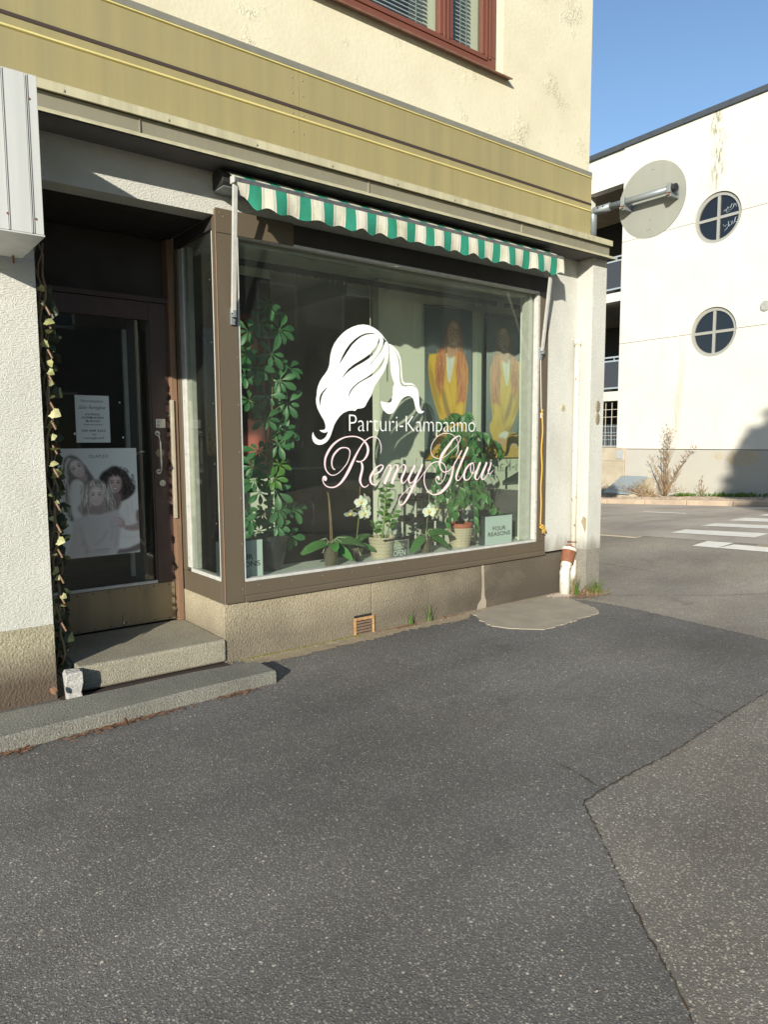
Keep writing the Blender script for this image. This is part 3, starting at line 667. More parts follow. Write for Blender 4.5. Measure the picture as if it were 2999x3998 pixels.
# window lettering: silhouette and script cut from vinyl
HAIR=[[(3485,2258),(3460,2282),(3426,2314),(3389,2339),(3348,2357),(3304,2369),(3254,2371),(3203,2362),(3146,2342),(3097,2316),(3055,2285),(3017,2248),(2985,2209),(2963,2166),(2949,2121),(2943,2076),(2938,2048),(2923,2014),(2901,1985),(2874,1956),(2853,1925),(2838,1894),(2829,1860),(2827,1832),(2820,1805),(2821,1772),(2830,1739),(2847,1708),(2866,1678),(2886,1650),(2897,1623),(2900,1597),(2891,1583),(2871,1579),(2844,1579),(2864,1566),(2884,1560),(2905,1562),(2919,1573),(2916,1555),(2904,1533),(2884,1516),(2860,1507),(2833,1511),(2812,1527),(2797,1547),(2791,1567),(2783,1547),(2782,1522),(2790,1499),(2809,1480),(2839,1471),(2873,1475),(2907,1492),(2931,1516),(2949,1550),(2963,1584),(2977,1618),(2998,1649),(3026,1681),(3061,1707),(3104,1723),(3139,1727),(3171,1724),(3177,1732),(3190,1741),(3226,1745),(3251,1752),(3266,1764),(3281,1790),(3303,1820),(3326,1850),(3337,1880),(3352,1912),(3375,1943),(3401,1973),(3432,2010),(3458,2050),(3478,2092),(3489,2134),(3496,2176),(3494,2211),(3488,2243)],[(3026,2059),(3039,2088),(3060,2128),(3088,2172),(3124,2215),(3167,2252),(3217,2284),(3267,2305),(3319,2314),(3378,2315),(3326,2306),(3275,2297),(3231,2278),(3188,2248),(3148,2214),(3113,2171),(3081,2130),(3053,2094)],[(3049,1958),(3072,1991),(3107,2030),(3157,2067),(3215,2099),(3266,2128),(3317,2160),(3354,2198),(3381,2234),(3396,2268),(3405,2290),(3406,2263),(3396,2227),(3373,2187),(3339,2150),(3295,2118),(3244,2089),(3186,2060),(3136,2031),(3093,2001)],[(3434,2294),(3458,2276),(3478,2261),(3460,2258),(3452,2240),(3437,2207),(3410,2170),(3376,2135),(3339,2098),(3302,2063),(3335,2104),(3369,2138),(3399,2172),(3422,2206),(3437,2239),(3443,2269)],[(3106,1818),(3112,1848),(3127,1877),(3156,1907),(3199,1938),(3250,1964),(3301,1992),(3346,2023),(3383,2057),(3417,2094),(3440,2128),(3457,2154),(3451,2120),(3432,2083),(3402,2047),(3360,2012),(3316,1987),(3264,1962),(3213,1937),(3170,1908),(3137,1875),(3119,1848)],[(2854,1747),(2850,1778),(2850,1808),(2859,1834),(2879,1859),(2903,1879),(2924,1893),(2903,1869),(2882,1846),(2868,1817),(2861,1789),(2857,1767)],[(3490,2249),(3521,2242),(3559,2222),(3594,2189),(3613,2148),(3623,2101),(3627,2047),(3631,2005),(3638,1970),(3656,1955),(3692,1957),(3733,1955),(3765,1939),(3790,1909),(3799,1885),(3806,1842),(3808,1799),(3816,1762),(3835,1739),(3862,1737),(3847,1723),(3822,1717),(3798,1722),(3780,1740),(3765,1770),(3755,1807),(3741,1837),(3716,1852),(3684,1854),(3652,1843),(3624,1824),(3597,1793),(3569,1756),(3545,1726),(3522,1710),(3495,1707),(3468,1715),(3441,1735),(3422,1765),(3411,1803),(3442,1800),(3472,1795),(3499,1795),(3518,1803),(3526,1818),(3525,1839),(3536,1857),(3533,1881),(3538,1896),(3533,1916),(3546,1930),(3549,1951),(3533,1977),(3520,2012),(3511,2059),(3508,2106),(3505,2153),(3504,2194),(3498,2229)],[(3521,2222),(3551,2197),(3578,2164),(3591,2123),(3599,2076),(3600,2028),(3602,1980),(3610,1950),(3627,1930),(3664,1926),(3708,1933),(3749,1931),(3772,1918),(3781,1904),(3767,1933),(3733,1943),(3684,1940),(3644,1942),(3625,1962),(3616,2005),(3612,2070),(3606,2124),(3586,2164),(3559,2198)]]
SCRIPT=[[(2981,1288,7),(2964,1295,9),(2953,1316,10),(2951,1349,12),(2965,1390,15),(2996,1424,15),(3029,1445,11),(3064,1450,8),(3097,1444,9),(3115,1423,10),(3113,1391,8),(3098,1350,8),(3067,1309,7),(3021,1269,6),(2981,1249,6),(2946,1248,7),(2917,1264,9),(2895,1293,11),(2888,1330,14),(2894,1375,17),(2917,1419,19),(2954,1464,17),(3004,1500,14),(3065,1525,10),(3126,1533,9),(3178,1530,9),(3225,1514,11),(3261,1487,15),(3282,1452,21),(3284,1418,22),(3271,1385,19),(3244,1355,12),(3215,1343,8),(3191,1342,11),(3171,1348,7)],[(3409,1400,5),(3416,1438,7),(3409,1477,8),(3390,1512,7),(3358,1528,7),(3320,1528,7),(3283,1514,8),(3245,1487,9),(3213,1449,12),(3176,1399,16),(3145,1349,21),(3118,1303,24),(3092,1262,24),(3061,1221,21),(3025,1185,17),(2985,1162,11),(2945,1156,9),(2905,1165,8),(2879,1187,8),(2867,1216,9),(2875,1234,15),(2886,1232,26),(2889,1220,30),(2884,1209,17)],[(3215,1343,7),(3228,1322,18),(3232,1296,21),(3225,1262,21),(3214,1229,22),(3208,1199,21),(3216,1173,15),(3231,1153,11),(3253,1145,8),(3274,1152,7),(3289,1163,6)],[(3337,1237,5),(3366,1245,9),(3399,1259,14),(3424,1282,16),(3433,1299,13),(3419,1311,8),(3394,1307,10),(3361,1288,14),(3329,1255,20),(3307,1217,22),(3309,1187,20),(3322,1167,13),(3344,1160,7),(3371,1169,6),(3399,1192,5),(3421,1222,5),(3449,1264,5),(3471,1294,6),(3491,1309,8),(3508,1300,13),(3506,1278,20),(3488,1241,26),(3465,1203,27),(3443,1161,28)],[(3465,1198,4),(3493,1241,6),(3527,1284,6),(3556,1309,7),(3577,1300,13),(3577,1276,20),(3555,1235,26),(3533,1196,26),(3518,1160,26)],[(3538,1195,4),(3567,1239,6),(3601,1282,6),(3630,1307,7),(3654,1302,13),(3659,1278,19),(3645,1245,21),(3624,1210,21),(3614,1184,19),(3621,1166,11),(3641,1161,8),(3673,1186,7),(3700,1225,6)],[(3758,1300,18),(3732,1256,21),(3706,1217,22),(3693,1187,20),(3699,1164,14),(3722,1159,8),(3751,1180,7),(3784,1224,7)],[(3841,1308,18),(3818,1263,21),(3784,1209,23),(3751,1150,24),(3718,1096,24),(3686,1048,22),(3653,1009,17),(3621,986,10),(3598,990,8),(3589,1013,8),(3602,1047,7),(3640,1080,6),(3692,1117,6),(3738,1140,6),(3791,1173,6),(3831,1212,6),(3871,1252,6)],[(4220,1372,4),(4242,1419,8),(4245,1461,7),(4226,1508,5),(4190,1539,5),(4147,1555,5),(4098,1559,6),(4042,1549,6),(3993,1524,6),(3952,1483,7),(3932,1438,7),(3936,1397,6),(3960,1366,6),(4001,1350,5),(4043,1352,5),(4099,1369,5),(4162,1410,5),(4220,1451,5),(4256,1492,7),(4270,1523,7),(4255,1537,7),(4226,1531,11),(4183,1508,16),(4141,1467,24),(4098,1426,28),(4056,1380,28),(4036,1339,26),(4028,1298,19),(4043,1259,11),(4071,1238,9),(4106,1237,8),(4149,1256,8),(4192,1294,9),(4228,1341,11),(4264,1387,14),(4284,1416,9)],[(4213,1325,8),(4195,1289,14),(4181,1242,19),(4164,1191,25),(4135,1139,30),(4093,1099,28),(4051,1070,22),(4002,1053,13),(3954,1053,10),(3912,1072,9),(3878,1109,10),(3859,1156,11),(3858,1201,11),(3871,1246,10),(3905,1286,9),(3946,1313,9),(3994,1324,8),(4043,1319,8),(4081,1297,9),(4099,1265,9),(4099,1229,8),(4085,1188,8),(4057,1153,7),(4023,1139,7),(3998,1150,8),(3986,1176,8),(3996,1196,13),(4014,1193,25),(4017,1180,24),(4012,1173,11)],[(4359,1441,23),(4330,1392,23),(4293,1334,23),(4257,1272,24),(4229,1215,24),(4220,1178,19),(4236,1159,10),(4262,1166,8),(4291,1197,7),(4316,1228,6)],[(4405,1304,10),(4368,1285,15),(4331,1248,22),(4313,1206,25),(4317,1174,19),(4339,1158,10),(4373,1167,8),(4406,1198,8),(4428,1246,9),(4428,1288,10),(4409,1306,10),(4394,1284,10),(4391,1252,12),(4402,1220,10),(4432,1216,7),(4478,1255,7)],[(4511,1308,22),(4485,1260,24),(4459,1212,25),(4448,1180,23),(4463,1158,11),(4490,1165,7),(4520,1205,7),(4551,1253,7)],[(4593,1307,22),(4566,1258,24),(4540,1210,24),(4528,1178,22),(4544,1155,11),(4575,1171,7),(4613,1218,8),(4635,1267,18),(4645,1306,14)],[(4621,1256,14),(4612,1229,14),(4617,1208,9),(4637,1204,7),(4661,1222,6),(4675,1236,5)]]

YG = 4.3985
for nm, loops in (('hair_silhouette', HAIR[:6]), ('hair_silhouette', HAIR[6:])):
    v, f = curve_mesh([[(x/1000, z/1000) for x, z in L] for L in loops])
    m = MB(); m.add([(p[0], YG, p[1]) for p in v], f); m.build(nm, 'decal', SW, recalc=False)
m = MB()
for si, st in enumerate(SCRIPT):
    pts = catmull(st, 6); vs = []; n = len(pts)
    for i, p in enumerate(pts):
        a = pts[max(i-1, 0)]; b = pts[min(i+1, n-1)]; t = np.array([b[0]-a[0], b[1]-a[1]]); t = t/(np.hypot(*t)+1e-9); nn = np.array([-t[1], t[0]]); hw = max(1.5, p[2]*.5)
        y = YG-.0004*si-i*2e-5
        vs += [((p[0]+nn[0]*hw)/1000, y, (p[1]+nn[1]*hw)/1000), ((p[0]-nn[0]*hw)/1000, y, (p[1]-nn[1]*hw)/1000)]
    m.add(vs, [(2*i, 2*i+1, 2*i+3, 2*i+2) for i in range(n-1)])
m.build('script_lettering', 'decal_pink', SW, recalc=False)
text('lettering', 'Parturi-Kampaamo', 'decal', SW, 3.111, 4.447, YG-.0005, 1.571, .128, -.016)

# ---- door
D = MB().box(1.0, 1.125, 5.10, 5.145, .175, 2.485).build('door', 'redwood', B, .003)
bx('right_stile', 'redwood', D, 1.872, 1.998, 5.10, 5.145, .175, 2.485, .003)
bx('top_rail', 'redwood', D, 1.126, 1.871, 5.10, 5.145, 2.358, 2.485, .003)
bx('bottom_rail', 'redwood', D, 1.126, 1.871, 5.10, 5.145, .176, .485, .003)
bx('pane', 'glass_door', D, 1.126, 1.871, 5.125, 5.131, .486, 2.357)
bx('kick_plate', 'kick', D, 1.01, 1.992, 5.094, 5.099, .182, .462, .001)
bx('glazing_bead', 'trim', D, 1.13, 1.868, 5.097, 5.123, .4655, .487, .002)
for a in ((1.13, 1.14, .488, 2.35), (1.858, 1.868, .488, 2.35)): bx('glazing_bead', 'redwood', D, a[0], a[1], 5.099, 5.1245, a[2], a[3])
h = bx('pull_bar', 'bar', D, 1.985, 2.012, 5.035, 5.06, .94, 1.80, .004)
for z in (1.05, 1.69): MB().tube([(1.992, 5.06, z), (1.992, 5.1, z)], .009, 8).build('bar_mount', 'steel', h)
k = bx('lock_plate', 'steel', D, 1.895, 1.965, 5.095, 5.0995, 1.60, 1.665, .002)
MB().tube([(1.925, 5.094, 1.634), (1.925, 5.078, 1.634)], .02, 16).build('cylinder', 'steel', k)
hd = MB().tube([(1.90, 5.098, 1.56), (1.90, 5.065, 1.555), (1.905, 5.06, 1.50), (1.91, 5.06, 1.34), (1.908, 5.065, 1.29), (1.905, 5.098, 1.285)], .008, 8).build('lever_handle', 'steel', D, smooth=True)
for z in (1.56, 1.285): MB().tube([(1.902, 5.0995, z), (1.902, 5.092, z)], .019, 14).build('rose', 'steel', hd)
MB().tube([(1.925, 5.0995, 1.20), (1.925, 5.085, 1.20)], .023, 16).build('lock_cylinder', 'steel', D)
MB().tube([(1.915, 5.0995, 1.42), (1.915, 5.094, 1.42)], .03, 16).build('old_rose', 'kick', D)
MB().tube([(1.80, 5.093, .405), (1.80, 5.0905, .405)], .033, 18).build('blank_disc', 'kick', D)
screws(D, 'dark', [((1.08+i*.108, 5.0938, z), (0, -1, 0)) for i in range(9) for z in (.446, .196)]+[((1.978, 5.0938, .21+i*.07), (0, -1, 0)) for i in range(4)], .005)
rb = bx('ring_plate', 'kick', D, 1.60, 1.64, 5.088, 5.0935, .225, .27, .001)
MB().tube([(1.602, 5.083, .225), (1.606, 5.08, .205), (1.62, 5.078, .192), (1.634, 5.08, .205), (1.638, 5.083, .225), (1.62, 5.083, .23), (1.602, 5.083, .225)], .003, 6).build('ring', 'steel', rb)
wallbox('door_frame', 'redwood', [(.9775, .999, 5.09, 5.155, .172, 2.50), (.9775, 2.0, 5.085, 5.155, 2.487, 2.52)], D)
bx('door_jamb', 'jamb', D, 2.0, 2.044, 5.05, 5.155, .172, 2.93, .003)
bx('inner_strip', 'trim', D, 1.745, 1.775, 5.30, 5.33, .5, 2.31)
bx('inner_leaf', 'room_dark', D, 1.776, 1.88, 5.31, 5.33, .3, 2.6)
MB().tube([(1.83, 5.16, 1.43), (1.80, 5.185, 1.43), (1.765, 5.2, 1.40), (1.745, 5.2, 1.35), (1.742, 5.2, 1.1), (1.75, 5.2, .9), (1.77, 5.19, .8), (1.80, 5.16, .75)], .009, 8).build('inner_pull', 'steel', D, smooth=True)

# ---- air grille in the base, gap above it
V = MB().box(3.118, 3.3115, Y0-.010, Y0+.003, .118, .140).build('air_grille', 'rustpaint', B, .002)
for a in ((3.118, 3.137, -.02, .117), (3.293, 3.3115, -.02, .117), (3.1375, 3.2925, -.02, -.004)): bx('grille_frame', 'rustpaint', V, a[0], a[1], Y0-.010, Y0+.003, a[2], a[3], .002)
for i in range(5):
    z = .0+i*.0235
    MB().prism([(Y0-.008, z), (Y0+.002, z+.012), (Y0+.002, z+.0145), (Y0-.008, z+.003)], 'x', 3.1375, 3.2925).build('slat', 'rust_d', V)
bx('grille_back', 'dark', V, 3.138, 3.2925, Y0+.0032, Y0+.0038, -.003, .117)
bx('gap', 'dark', V, 3.122, 3.285, Y0+.0005, Y0+.0036, .1405, .158)
# mortar smear in the right joint of the base
m = MB(); sp = [(4.515, .40), (4.54, .40), (4.548, .25), (4.553, .12), (4.575, .06), (4.57, .0), (4.46, .0), (4.475, .05), (4.515, .09), (4.525, .2)]
m.prism([(x, z) for x, z in sp], 'y', Y0-.002, Y0+.0035); m.build('mortar_smear', 'concrete', B)
# small fittings on the right-hand wall
m = MB().tube([(5.60, Y0-.001, 1.805), (5.60, Y0-.010, 1.805)], .028, 20).build('vent_cap', 'lip', B)
for x, z in ((5.592, 1.798), (5.608, 1.798), (5.60, 1.812)): bx('vent_hole', 'oval', m, x-.005, x+.005, Y0-.0115, Y0-.0102, z-.005, z+.005)
for z in (1.818, 1.700):
    pl = MB(); n = 20
    for y, s_ in ((4.1895, 1.), (4.183, 1.), (4.178, .86)): pl.v += [(5.905+.030*s_*math.cos(i*2*math.pi/n), y, z+.056*s_*math.sin(i*2*math.pi/n)) for i in range(n)]
    pl.f = [(j*n+i, j*n+(i+1) % n, (j+1)*n+(i+1) % n, (j+1)*n+i) for j in (0, 1) for i in range(n)]+[tuple(2*n+i for i in range(n))]
    pl.build('oval_plaque', 'oval', B, smooth=False)
# bare patch of plaster at the foot of the pier
m = MB(); P = [(5.789, 4.205, .74), (5.7865, 4.24, .76), (5.7865, 4.26, .70), (5.7865, 4.23, .64), (5.7865, 4.22, .60), (5.7865, 4.205, .63)]
m.prism([(p[1], p[2]) for p in P], 'x', 5.7845, 5.7875); m.build('bare_plaster', 'sand', B)

# ---- the room behind the shop window
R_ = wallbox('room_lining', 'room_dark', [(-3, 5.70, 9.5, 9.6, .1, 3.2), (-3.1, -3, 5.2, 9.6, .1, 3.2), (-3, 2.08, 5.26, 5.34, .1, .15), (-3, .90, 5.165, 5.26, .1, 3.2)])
bx('room_floor', 'room_floor', B, -3, 5.7, 4.62, 9.5, .05, .12)
bx('room_ceiling', 'room_ceil', B, -3, 5.7, 4.522, 9.5, 2.955, 3.0)
bx('ceiling_drop', 'room_ceil', B, 3.75, 5.6, 5.32, 7.0, 2.80, 2.954)
bx('inner_sill', 'sill_in', B, 2.26, 5.268, 4.431, 4.80, .515, .545, .003)
bx('sill_front', 'room_dark', B, 2.26, 5.268, 4.79, 4.80, .12, .514)
wallbox('partition', 'room_wall', [(4.01, 5.70, 5.19, 5.29, .12, 2.95), (5.277, 5.6, 4.56, 5.189, .12, 2.95)])
wallbox('partition', 'room_wall', [(2.50, 2.99, 5.34, 5.40, .12, 2.955)])
bx('curtain_rail', 'room_dark', B, 2.25, 5.2, 4.86, 4.90, 2.79, 2.83)
hk = MB()
for i in range(34): x = 2.35+i*.083+random.uniform(-.02, .02); hk.tube([(x, 4.88, 2.79), (x, 4.88, 2.765)], .006, 5)
hk = hk.build('curtain_hooks', 'trim', B); hk['kind'] = 'stuff'
MB().tube([(3.68, 4.88, 2.79), (3.682, 4.88, 2.2)], .004, 6).build('blind_wand', 'trim', B)

# ================================================================== THINGS ON AND BY THE FACADE
# granite step, kerb, small block
st = MB().prism([(4.366, .016), (4.356, .03), (4.355, .158), (4.368, .171), (5.09, .171), (5.09, -.1), (4.6, -.1), (4.6, .012)], 'x', 1.10, 2.044).build('stone_step', 'granite', None, .008)
tag(st, 'worn granite doorstep slab below the glazed door', 'step')
bx('step_side', 'granite', None, .981, 1.098, 4.50, 5.09, -.1, .165, .006)
tag(bpy.data.objects['step_side'], 'short granite filler piece between doorstep and left wall', 'stone')
kb = MB(); n = 26
vs = []
for i in range(n+1):
    x = -3+5.115*i/n; j = random.uniform(-.004, .004)
    yf = 3.745+.055*smooth01((x-.4)/1.7); yb = 4.10-.05*smooth01((x-1.85)/.2); zt = .082+random.uniform(-.002, .002)
    vs += [(x, yf+j, -.1), (x, yf+.004+j, zt-.012), (x, yf+.02+j, zt), (x, yb, zt), (x, yb, -.1)]
kb.add(vs, [(5*i+k, 5*i+k+1, 5*i+6+k, 5*i+5+k) for i in range(n) for k in range(4)]+[(0, 1, 2, 3, 4), tuple(5*n+k for k in (4, 3, 2, 1, 0))])
tag(kb.build('kerb_stone', 'granite_k', None, smooth=False), 'long grey granite kerb stone lying in front of the doorstep', 'kerb stone')
gb = MB(); gp = [(1.005, 4.27), (1.095, 4.262), (1.098, 4.34), (1.01, 4.345)]
gv = []
for z, s_ in ((.0, .92), (.05, .95), (.10, 1.02), (.155, 1.04), (.168, 1.0)):
    for k, (x, y) in enumerate(gp): gv.append((1.05+(x-1.05)*s_+random.uniform(-.006, .006), 4.305+(y-4.305)*s_+random.uniform(-.006, .006), z+(.004*k if z > .16 else 0)))
gb.add(gv, [(4*j+k, 4*j+(k+1) % 4, 4*j+4+(k+1) % 4, 4*j+4+k) for j in range(4) for k in range(4)]+[(3, 2, 1, 0), (16, 17, 18, 19)])
tag(gb.build('stone_block', 'granite_l', None, .005), 'small pale broken granite block standing at left end of doorstep', 'stone block')

# projecting sign box, seen on its narrow edge
SB = thing('projecting_sign', 'white ribbed aluminium edge of a sign box hanging at top left', 'sign', (.76, 4.05, 2.48))
for a, b in ((.632, .738), (.745, .836), (.849, .889)): bx('edge_panel', 'lampbox', SB, a, b, 3.756, 3.775, 2.482, 3.20, .002)
bx('casing', 'lampbox', SB, .634, .887, 3.776, 4.25, 2.48, 3.195, .004)
for x in (.7415, .8385, .846): bx('rib', 'lampbox', SB, x-.0012, x+.0012, 3.752, 3.775, 2.484, 3.198)
bx('bottom_plate', 'lampbox', SB, .630, .891, 3.752, 4.25, 2.4735, 2.4795)
for x, z in ((.853, 3.09), (.856, 2.55), (.735, 2.555)): MB().dome((x, 3.7555, z), (0, -1, 0), .006).build('bolt', 'rust', SB)
MB().tube([(.70, 4.24, 2.85), (.70, 4.36, 2.85)], .02, 8).build('bracket', 'rust', SB); MB().tube([(.84, 4.22, 2.4735), (.845, 4.24, 2.44)], .006, 6).build('bolt', 'rust', SB)

# awning, wound in: cassette, front bar, scalloped valance, two arms
A = thing('awning', 'green and white striped retracted awning with scalloped edge above window', 'awning', (3.6, 4.2, 2.9))
cs_ = [(4.215, 3.075), (4.20, 3.095), (4.20, 3.15), (4.225, 3.178), (4.345, 3.178), (4.345, 3.075)]
MB().prism(cs_, 'x', 2.035, 5.19).build('cassette', 'dark', A, .004)
MB().prism([(4.20, 3.066), (4.198, 3.072), (4.35, 3.073), (4.35, 3.067)], 'x', 2.04, 5.18).build('cassette_trim', 'galv', A)
MB().prism([(4.085, 3.070), (4.085, 3.096), (4.125, 3.102), (4.125, 3.070)], 'x', 2.06, 5.21).build('front_bar', 'steel', A, .003)
bx('end_cap', 'trim', A, 2.050, 2.0595, 4.083, 4.13, 3.06, 3.104, .002)
fb = MB(); nx, nz = 420, 10; vs = []
for i in range(nx+1):
    x = 2.066+(5.212-2.066)*i/nx; ph = (x-2.2)/.1802*2*math.pi
    drop = .142+.011*math.cos(ph)+.006*math.sin(x*3.1)+.004*math.sin(x*41)
    e = max(0, (2.22-x)/.15); drop *= 1-.45*e
    for k in range(nz+1):
        t = k/nz; y = 4.088-.010*math.sin(ph*.5+1.2*math.sin(x*2.3))*t-.012*math.sin(x*17)*t*t*.5-.02*t*(1-t)+.03*e*t
        vs.append((x+.045*e*t, y, 3.082-drop*t))
fb.add(vs, [(i*(nz+1)+k, i*(nz+1)+k+1, (i+1)*(nz+1)+k+1, (i+1)*(nz+1)+k) for i in range(nx) for k in range(nz)])
fb.build('valance', 'awning', A, smooth=True, recalc=False)
fb = MB(); fb.add([(2.07, 4.12, 3.104), (5.2, 4.12, 3.104), (5.2, 4.24, 3.18), (2.07, 4.24, 3.18)], [(0, 1, 2, 3)]); fb.build('cover', 'awning', A, recalc=False)
for xa, xb, zb, zt in ((2.145, 2.072, 2.33, 3.075), (5.228, 5.09, 2.31, 3.07)):
    d = Vector((xb, 4.108, zt))-Vector((xa, 4.318, zb)); d.normalize(); p0 = Vector((xa, 4.318, zb)); p1 = Vector((xb, 4.108, zt))
    sx = Vector((1, 0, 0)); sx = (sx-d*sx.dot(d)).normalized(); sy = d.cross(sx)
    m = MB(); w_, t_ = .0145, .010
    m.add([tuple(p+sx*a*w_+sy*b*t_) for p in (p0, p1) for a, b in ((-1, -1), (1, -1), (1, 1), (-1, 1))], [(0, 1, 2, 3), (7, 6, 5, 4), (0, 4, 5, 1), (1, 5, 6, 2), (2, 6, 7, 3), (3, 7, 4, 0)])
    ar = m.build('arm', 'trim', A, .002)
    bk = bx('bracket', 'galv', A, xa-.013, xa+.016, 4.328, 4.344, zb-.075, zb+.035, .002)
    bx('bracket_lug', 'galv', A, xa-.009, xa+.012, 4.300, 4.3275, zb-.03, zb+.015, .002)
    MB().tube([(xa-.012, 4.315, zb-.005), (xa+.02, 4.315, zb-.005)], .006, 8).build('pivot', 'dark', A)
    MB().tube([(xa+.016, 4.326, zb-.01), (xa+.016, 4.322, zb-.05), (xa+.010, 4.324, zb-.062)], .004, 6).build('pin', 'dark', A)
# awning cord
Rp = thing('rope', 'yellow rope hanging from a cleat beside the window, knotted at the end', 'rope', (5.25, 4.33, .62))
pts = [(5.262+.004*math.sin(i*.7), 4.332+.003*math.cos(i*.9), 1.72-i*.045) for i in range(24)]
MB().tube(pts, .007, 8).build('cord', 'rope', Rp, smooth=True)
MB().tube([(5.225, 4.335, 2.28), (5.24, 4.337, 2.0), (5.248, 4.336, 1.80), (5.255, 4.333, 1.74)], .004, 6).build('upper_cord', 'rope_w', Rp)
c = pts[-1]
for q in ([(0, 0, 0), (.022, -.012, .012), (.028, -.02, -.01), (0, -.022, -.018), (-.026, -.012, 0), (-.016, .004, .016), (.012, -.016, .018), (.022, -.024, -.006)],
          [(0, -.01, -.01), (.012, -.018, -.03), (.008, -.016, -.062)], [(.01, -.012, -.008), (.04, -.02, -.02), (.062, -.018, -.05)], [(0, -.01, -.012), (.03, -.02, -.035), (.035, -.02, -.068)]):
    MB().tube([tuple(a+b for a, b in zip(c, r)) for r in q], .0078, 7).build('knot', 'rope', Rp, smooth=True)
bx('cleat', 'rope_w', Rp, 5.245, 5.272, 4.333, 4.3455, 1.70, 1.75, .003)
MB().tube([(5.262, 4.33, 1.72), (5.25, 4.322, 1.735), (5.243, 4.325, 1.765), (5.255, 4.32, 1.775)], .007, 6).build('knot', 'rope', Rp)

# pipes in the corner
dp_ = thing('conduit_pipe', 'slim white painted pipe with collar rising in the corner beside the pier', 'pipe', (5.755, 4.32, 0))
MB().tube([(5.752, 4.325, .30), (5.752, 4.325, 1.3), (5.755, 4.325, 2.42)], .026, 14).build('pipe', 'pipe', dp_, smooth=True)
MB().lathe((5.755, 4.325, 2.40), [(.026, 0), (.034, .004), (.036, .03), (.030, .036), (.036, .042), (.034, .052)], 18).build('collar', 'pipe', dp_, smooth=True)
MB().tube([(5.752, 4.325, .02), (5.752, 4.325, .32)], .034, 14).build('foot', 'pipe', dp_, smooth=True)
for z in (.50,):
    MB().lathe((5.752, 4.325, z), [(.030, -.006), (.034, 0), (.030, .006)], 16).build('clip', 'rust', dp_); bx('clip_arm', 'rust', dp_, 5.70, 5.81, 4.352, 4.358, z-.006, z+.006)
dr = thing('drain_pipe', 'thick white broken drain pipe with rusty red collar leaning at wall foot', 'pipe', (5.60, 4.29, 0))
ax = [(5.585, 4.285, -.03), (5.585, 4.285, .16), (5.583, 4.287, .22), (5.600, 4.291, .28), (5.628, 4.297, .345)]
MB().tube(ax, [.052, .052, .053, .054, .055], 18).build('pipe', 'pipe', dr, smooth=True)
MB().tube([(5.612, 4.294, .31), (5.668, 4.306, .425)], .066, 20).build('rusty_collar', 'rust', dr)
MB().tube([(5.664, 4.305, .417), (5.676, 4.308, .441)], .070, 20).build('collar_ring', 'pipe', dr)
MB().tube([(5.674, 4.308, .437), (5.686, 4.310, .462)], [.046, .043], 18).build('cap', 'rust', dr)
MB().tube([(5.690, 4.311, .462), (5.700, 4.313, .478)], .013, 8).build('stem', 'rust', dr)
MB().tube([(5.62, 4.33, .36), (5.645, 4.325, .28), (5.655, 4.32, .15), (5.65, 4.32, .03)], .004, 5).build('cable', 'dark', dr)

# round sign on its bent pole, seen from behind
S_ = thing('traffic_sign', 'back of a round grey traffic sign on a bent galvanised arm', 'traffic sign', (6.12, 4.45, 3.2))
MB().tube([(6.12, 4.45, 3.0), (6.12, 4.45, 3.52)], .030, 18).build('post', 'galv', S_, smooth=True)
MB().tube([(6.12, 4.45, 3.50), (6.12, 4.45, 3.70), (6.12, 4.447, 3.725), (6.12, 4.43, 3.735), (6.12, 4.25, 3.735)], .037, 18).build('elbow', 'galv', S_, smooth=True)
MB().tube([(6.12, 4.27, 3.735), (6.12, 3.585, 3.733)], .030, 18).build('arm', 'galv', S_, smooth=True)
MB().tube([(6.12, 3.61, 3.733), (6.12, 3.572, 3.733)], .034, 18).build('end_cap', 'dark', S_)
m = MB(); n = 64; R0 = .342; cy, cz = 3.887, 3.725
for x, r in ((6.231, R0), (6.235, R0+.001), (6.239, R0)): m.v += [(x, cy+r*math.cos(i*2*math.pi/n), cz+r*math.sin(i*2*math.pi/n)) for i in range(n)]
m.f = [tuple(range(n)), tuple(2*n+i for i in range(n))]+[(j*n+i, j*n+(i+1) % n, (j+1)*n+(i+1) % n, (j+1)*n+i) for j in (0, 1) for i in range(n)]
m.build('disc', 'signback', S_)
for y in (4.10, 3.63):
    cl = bx('clamp', 'galv', S_, 6.082, 6.23, y-.02, y+.02, 3.694, 3.776, .003)
    MB().tube([(6.09, y, 3.69), (6.09, y, 3.672)], .011, 6).build('bolt', 'rust', cl); bx('clamp_foot', 'galv', cl, 6.10, 6.23, y-.018, y+.018, 3.662, 3.693, .002)
for y, z in ((3.82, 3.965), (3.84, 3.97), (3.87, 3.43), (3.845, 3.435), (3.84, 3.52)): MB().dome((6.2308, y+.05, z+.025), (-1, 0, 0), .004).build('rivet', 'dark', S_)
for z in (3.54, 3.63, ): MB().dome((6.083, 4.45, z), (-1, -.4, 0), .009).build('bolt', 'dark', S_)
for y in (4.37, 4.31): MB().dome((6.083, y, 3.745), (-1, 0, .3), .009).build('bolt', 'dark', S_)

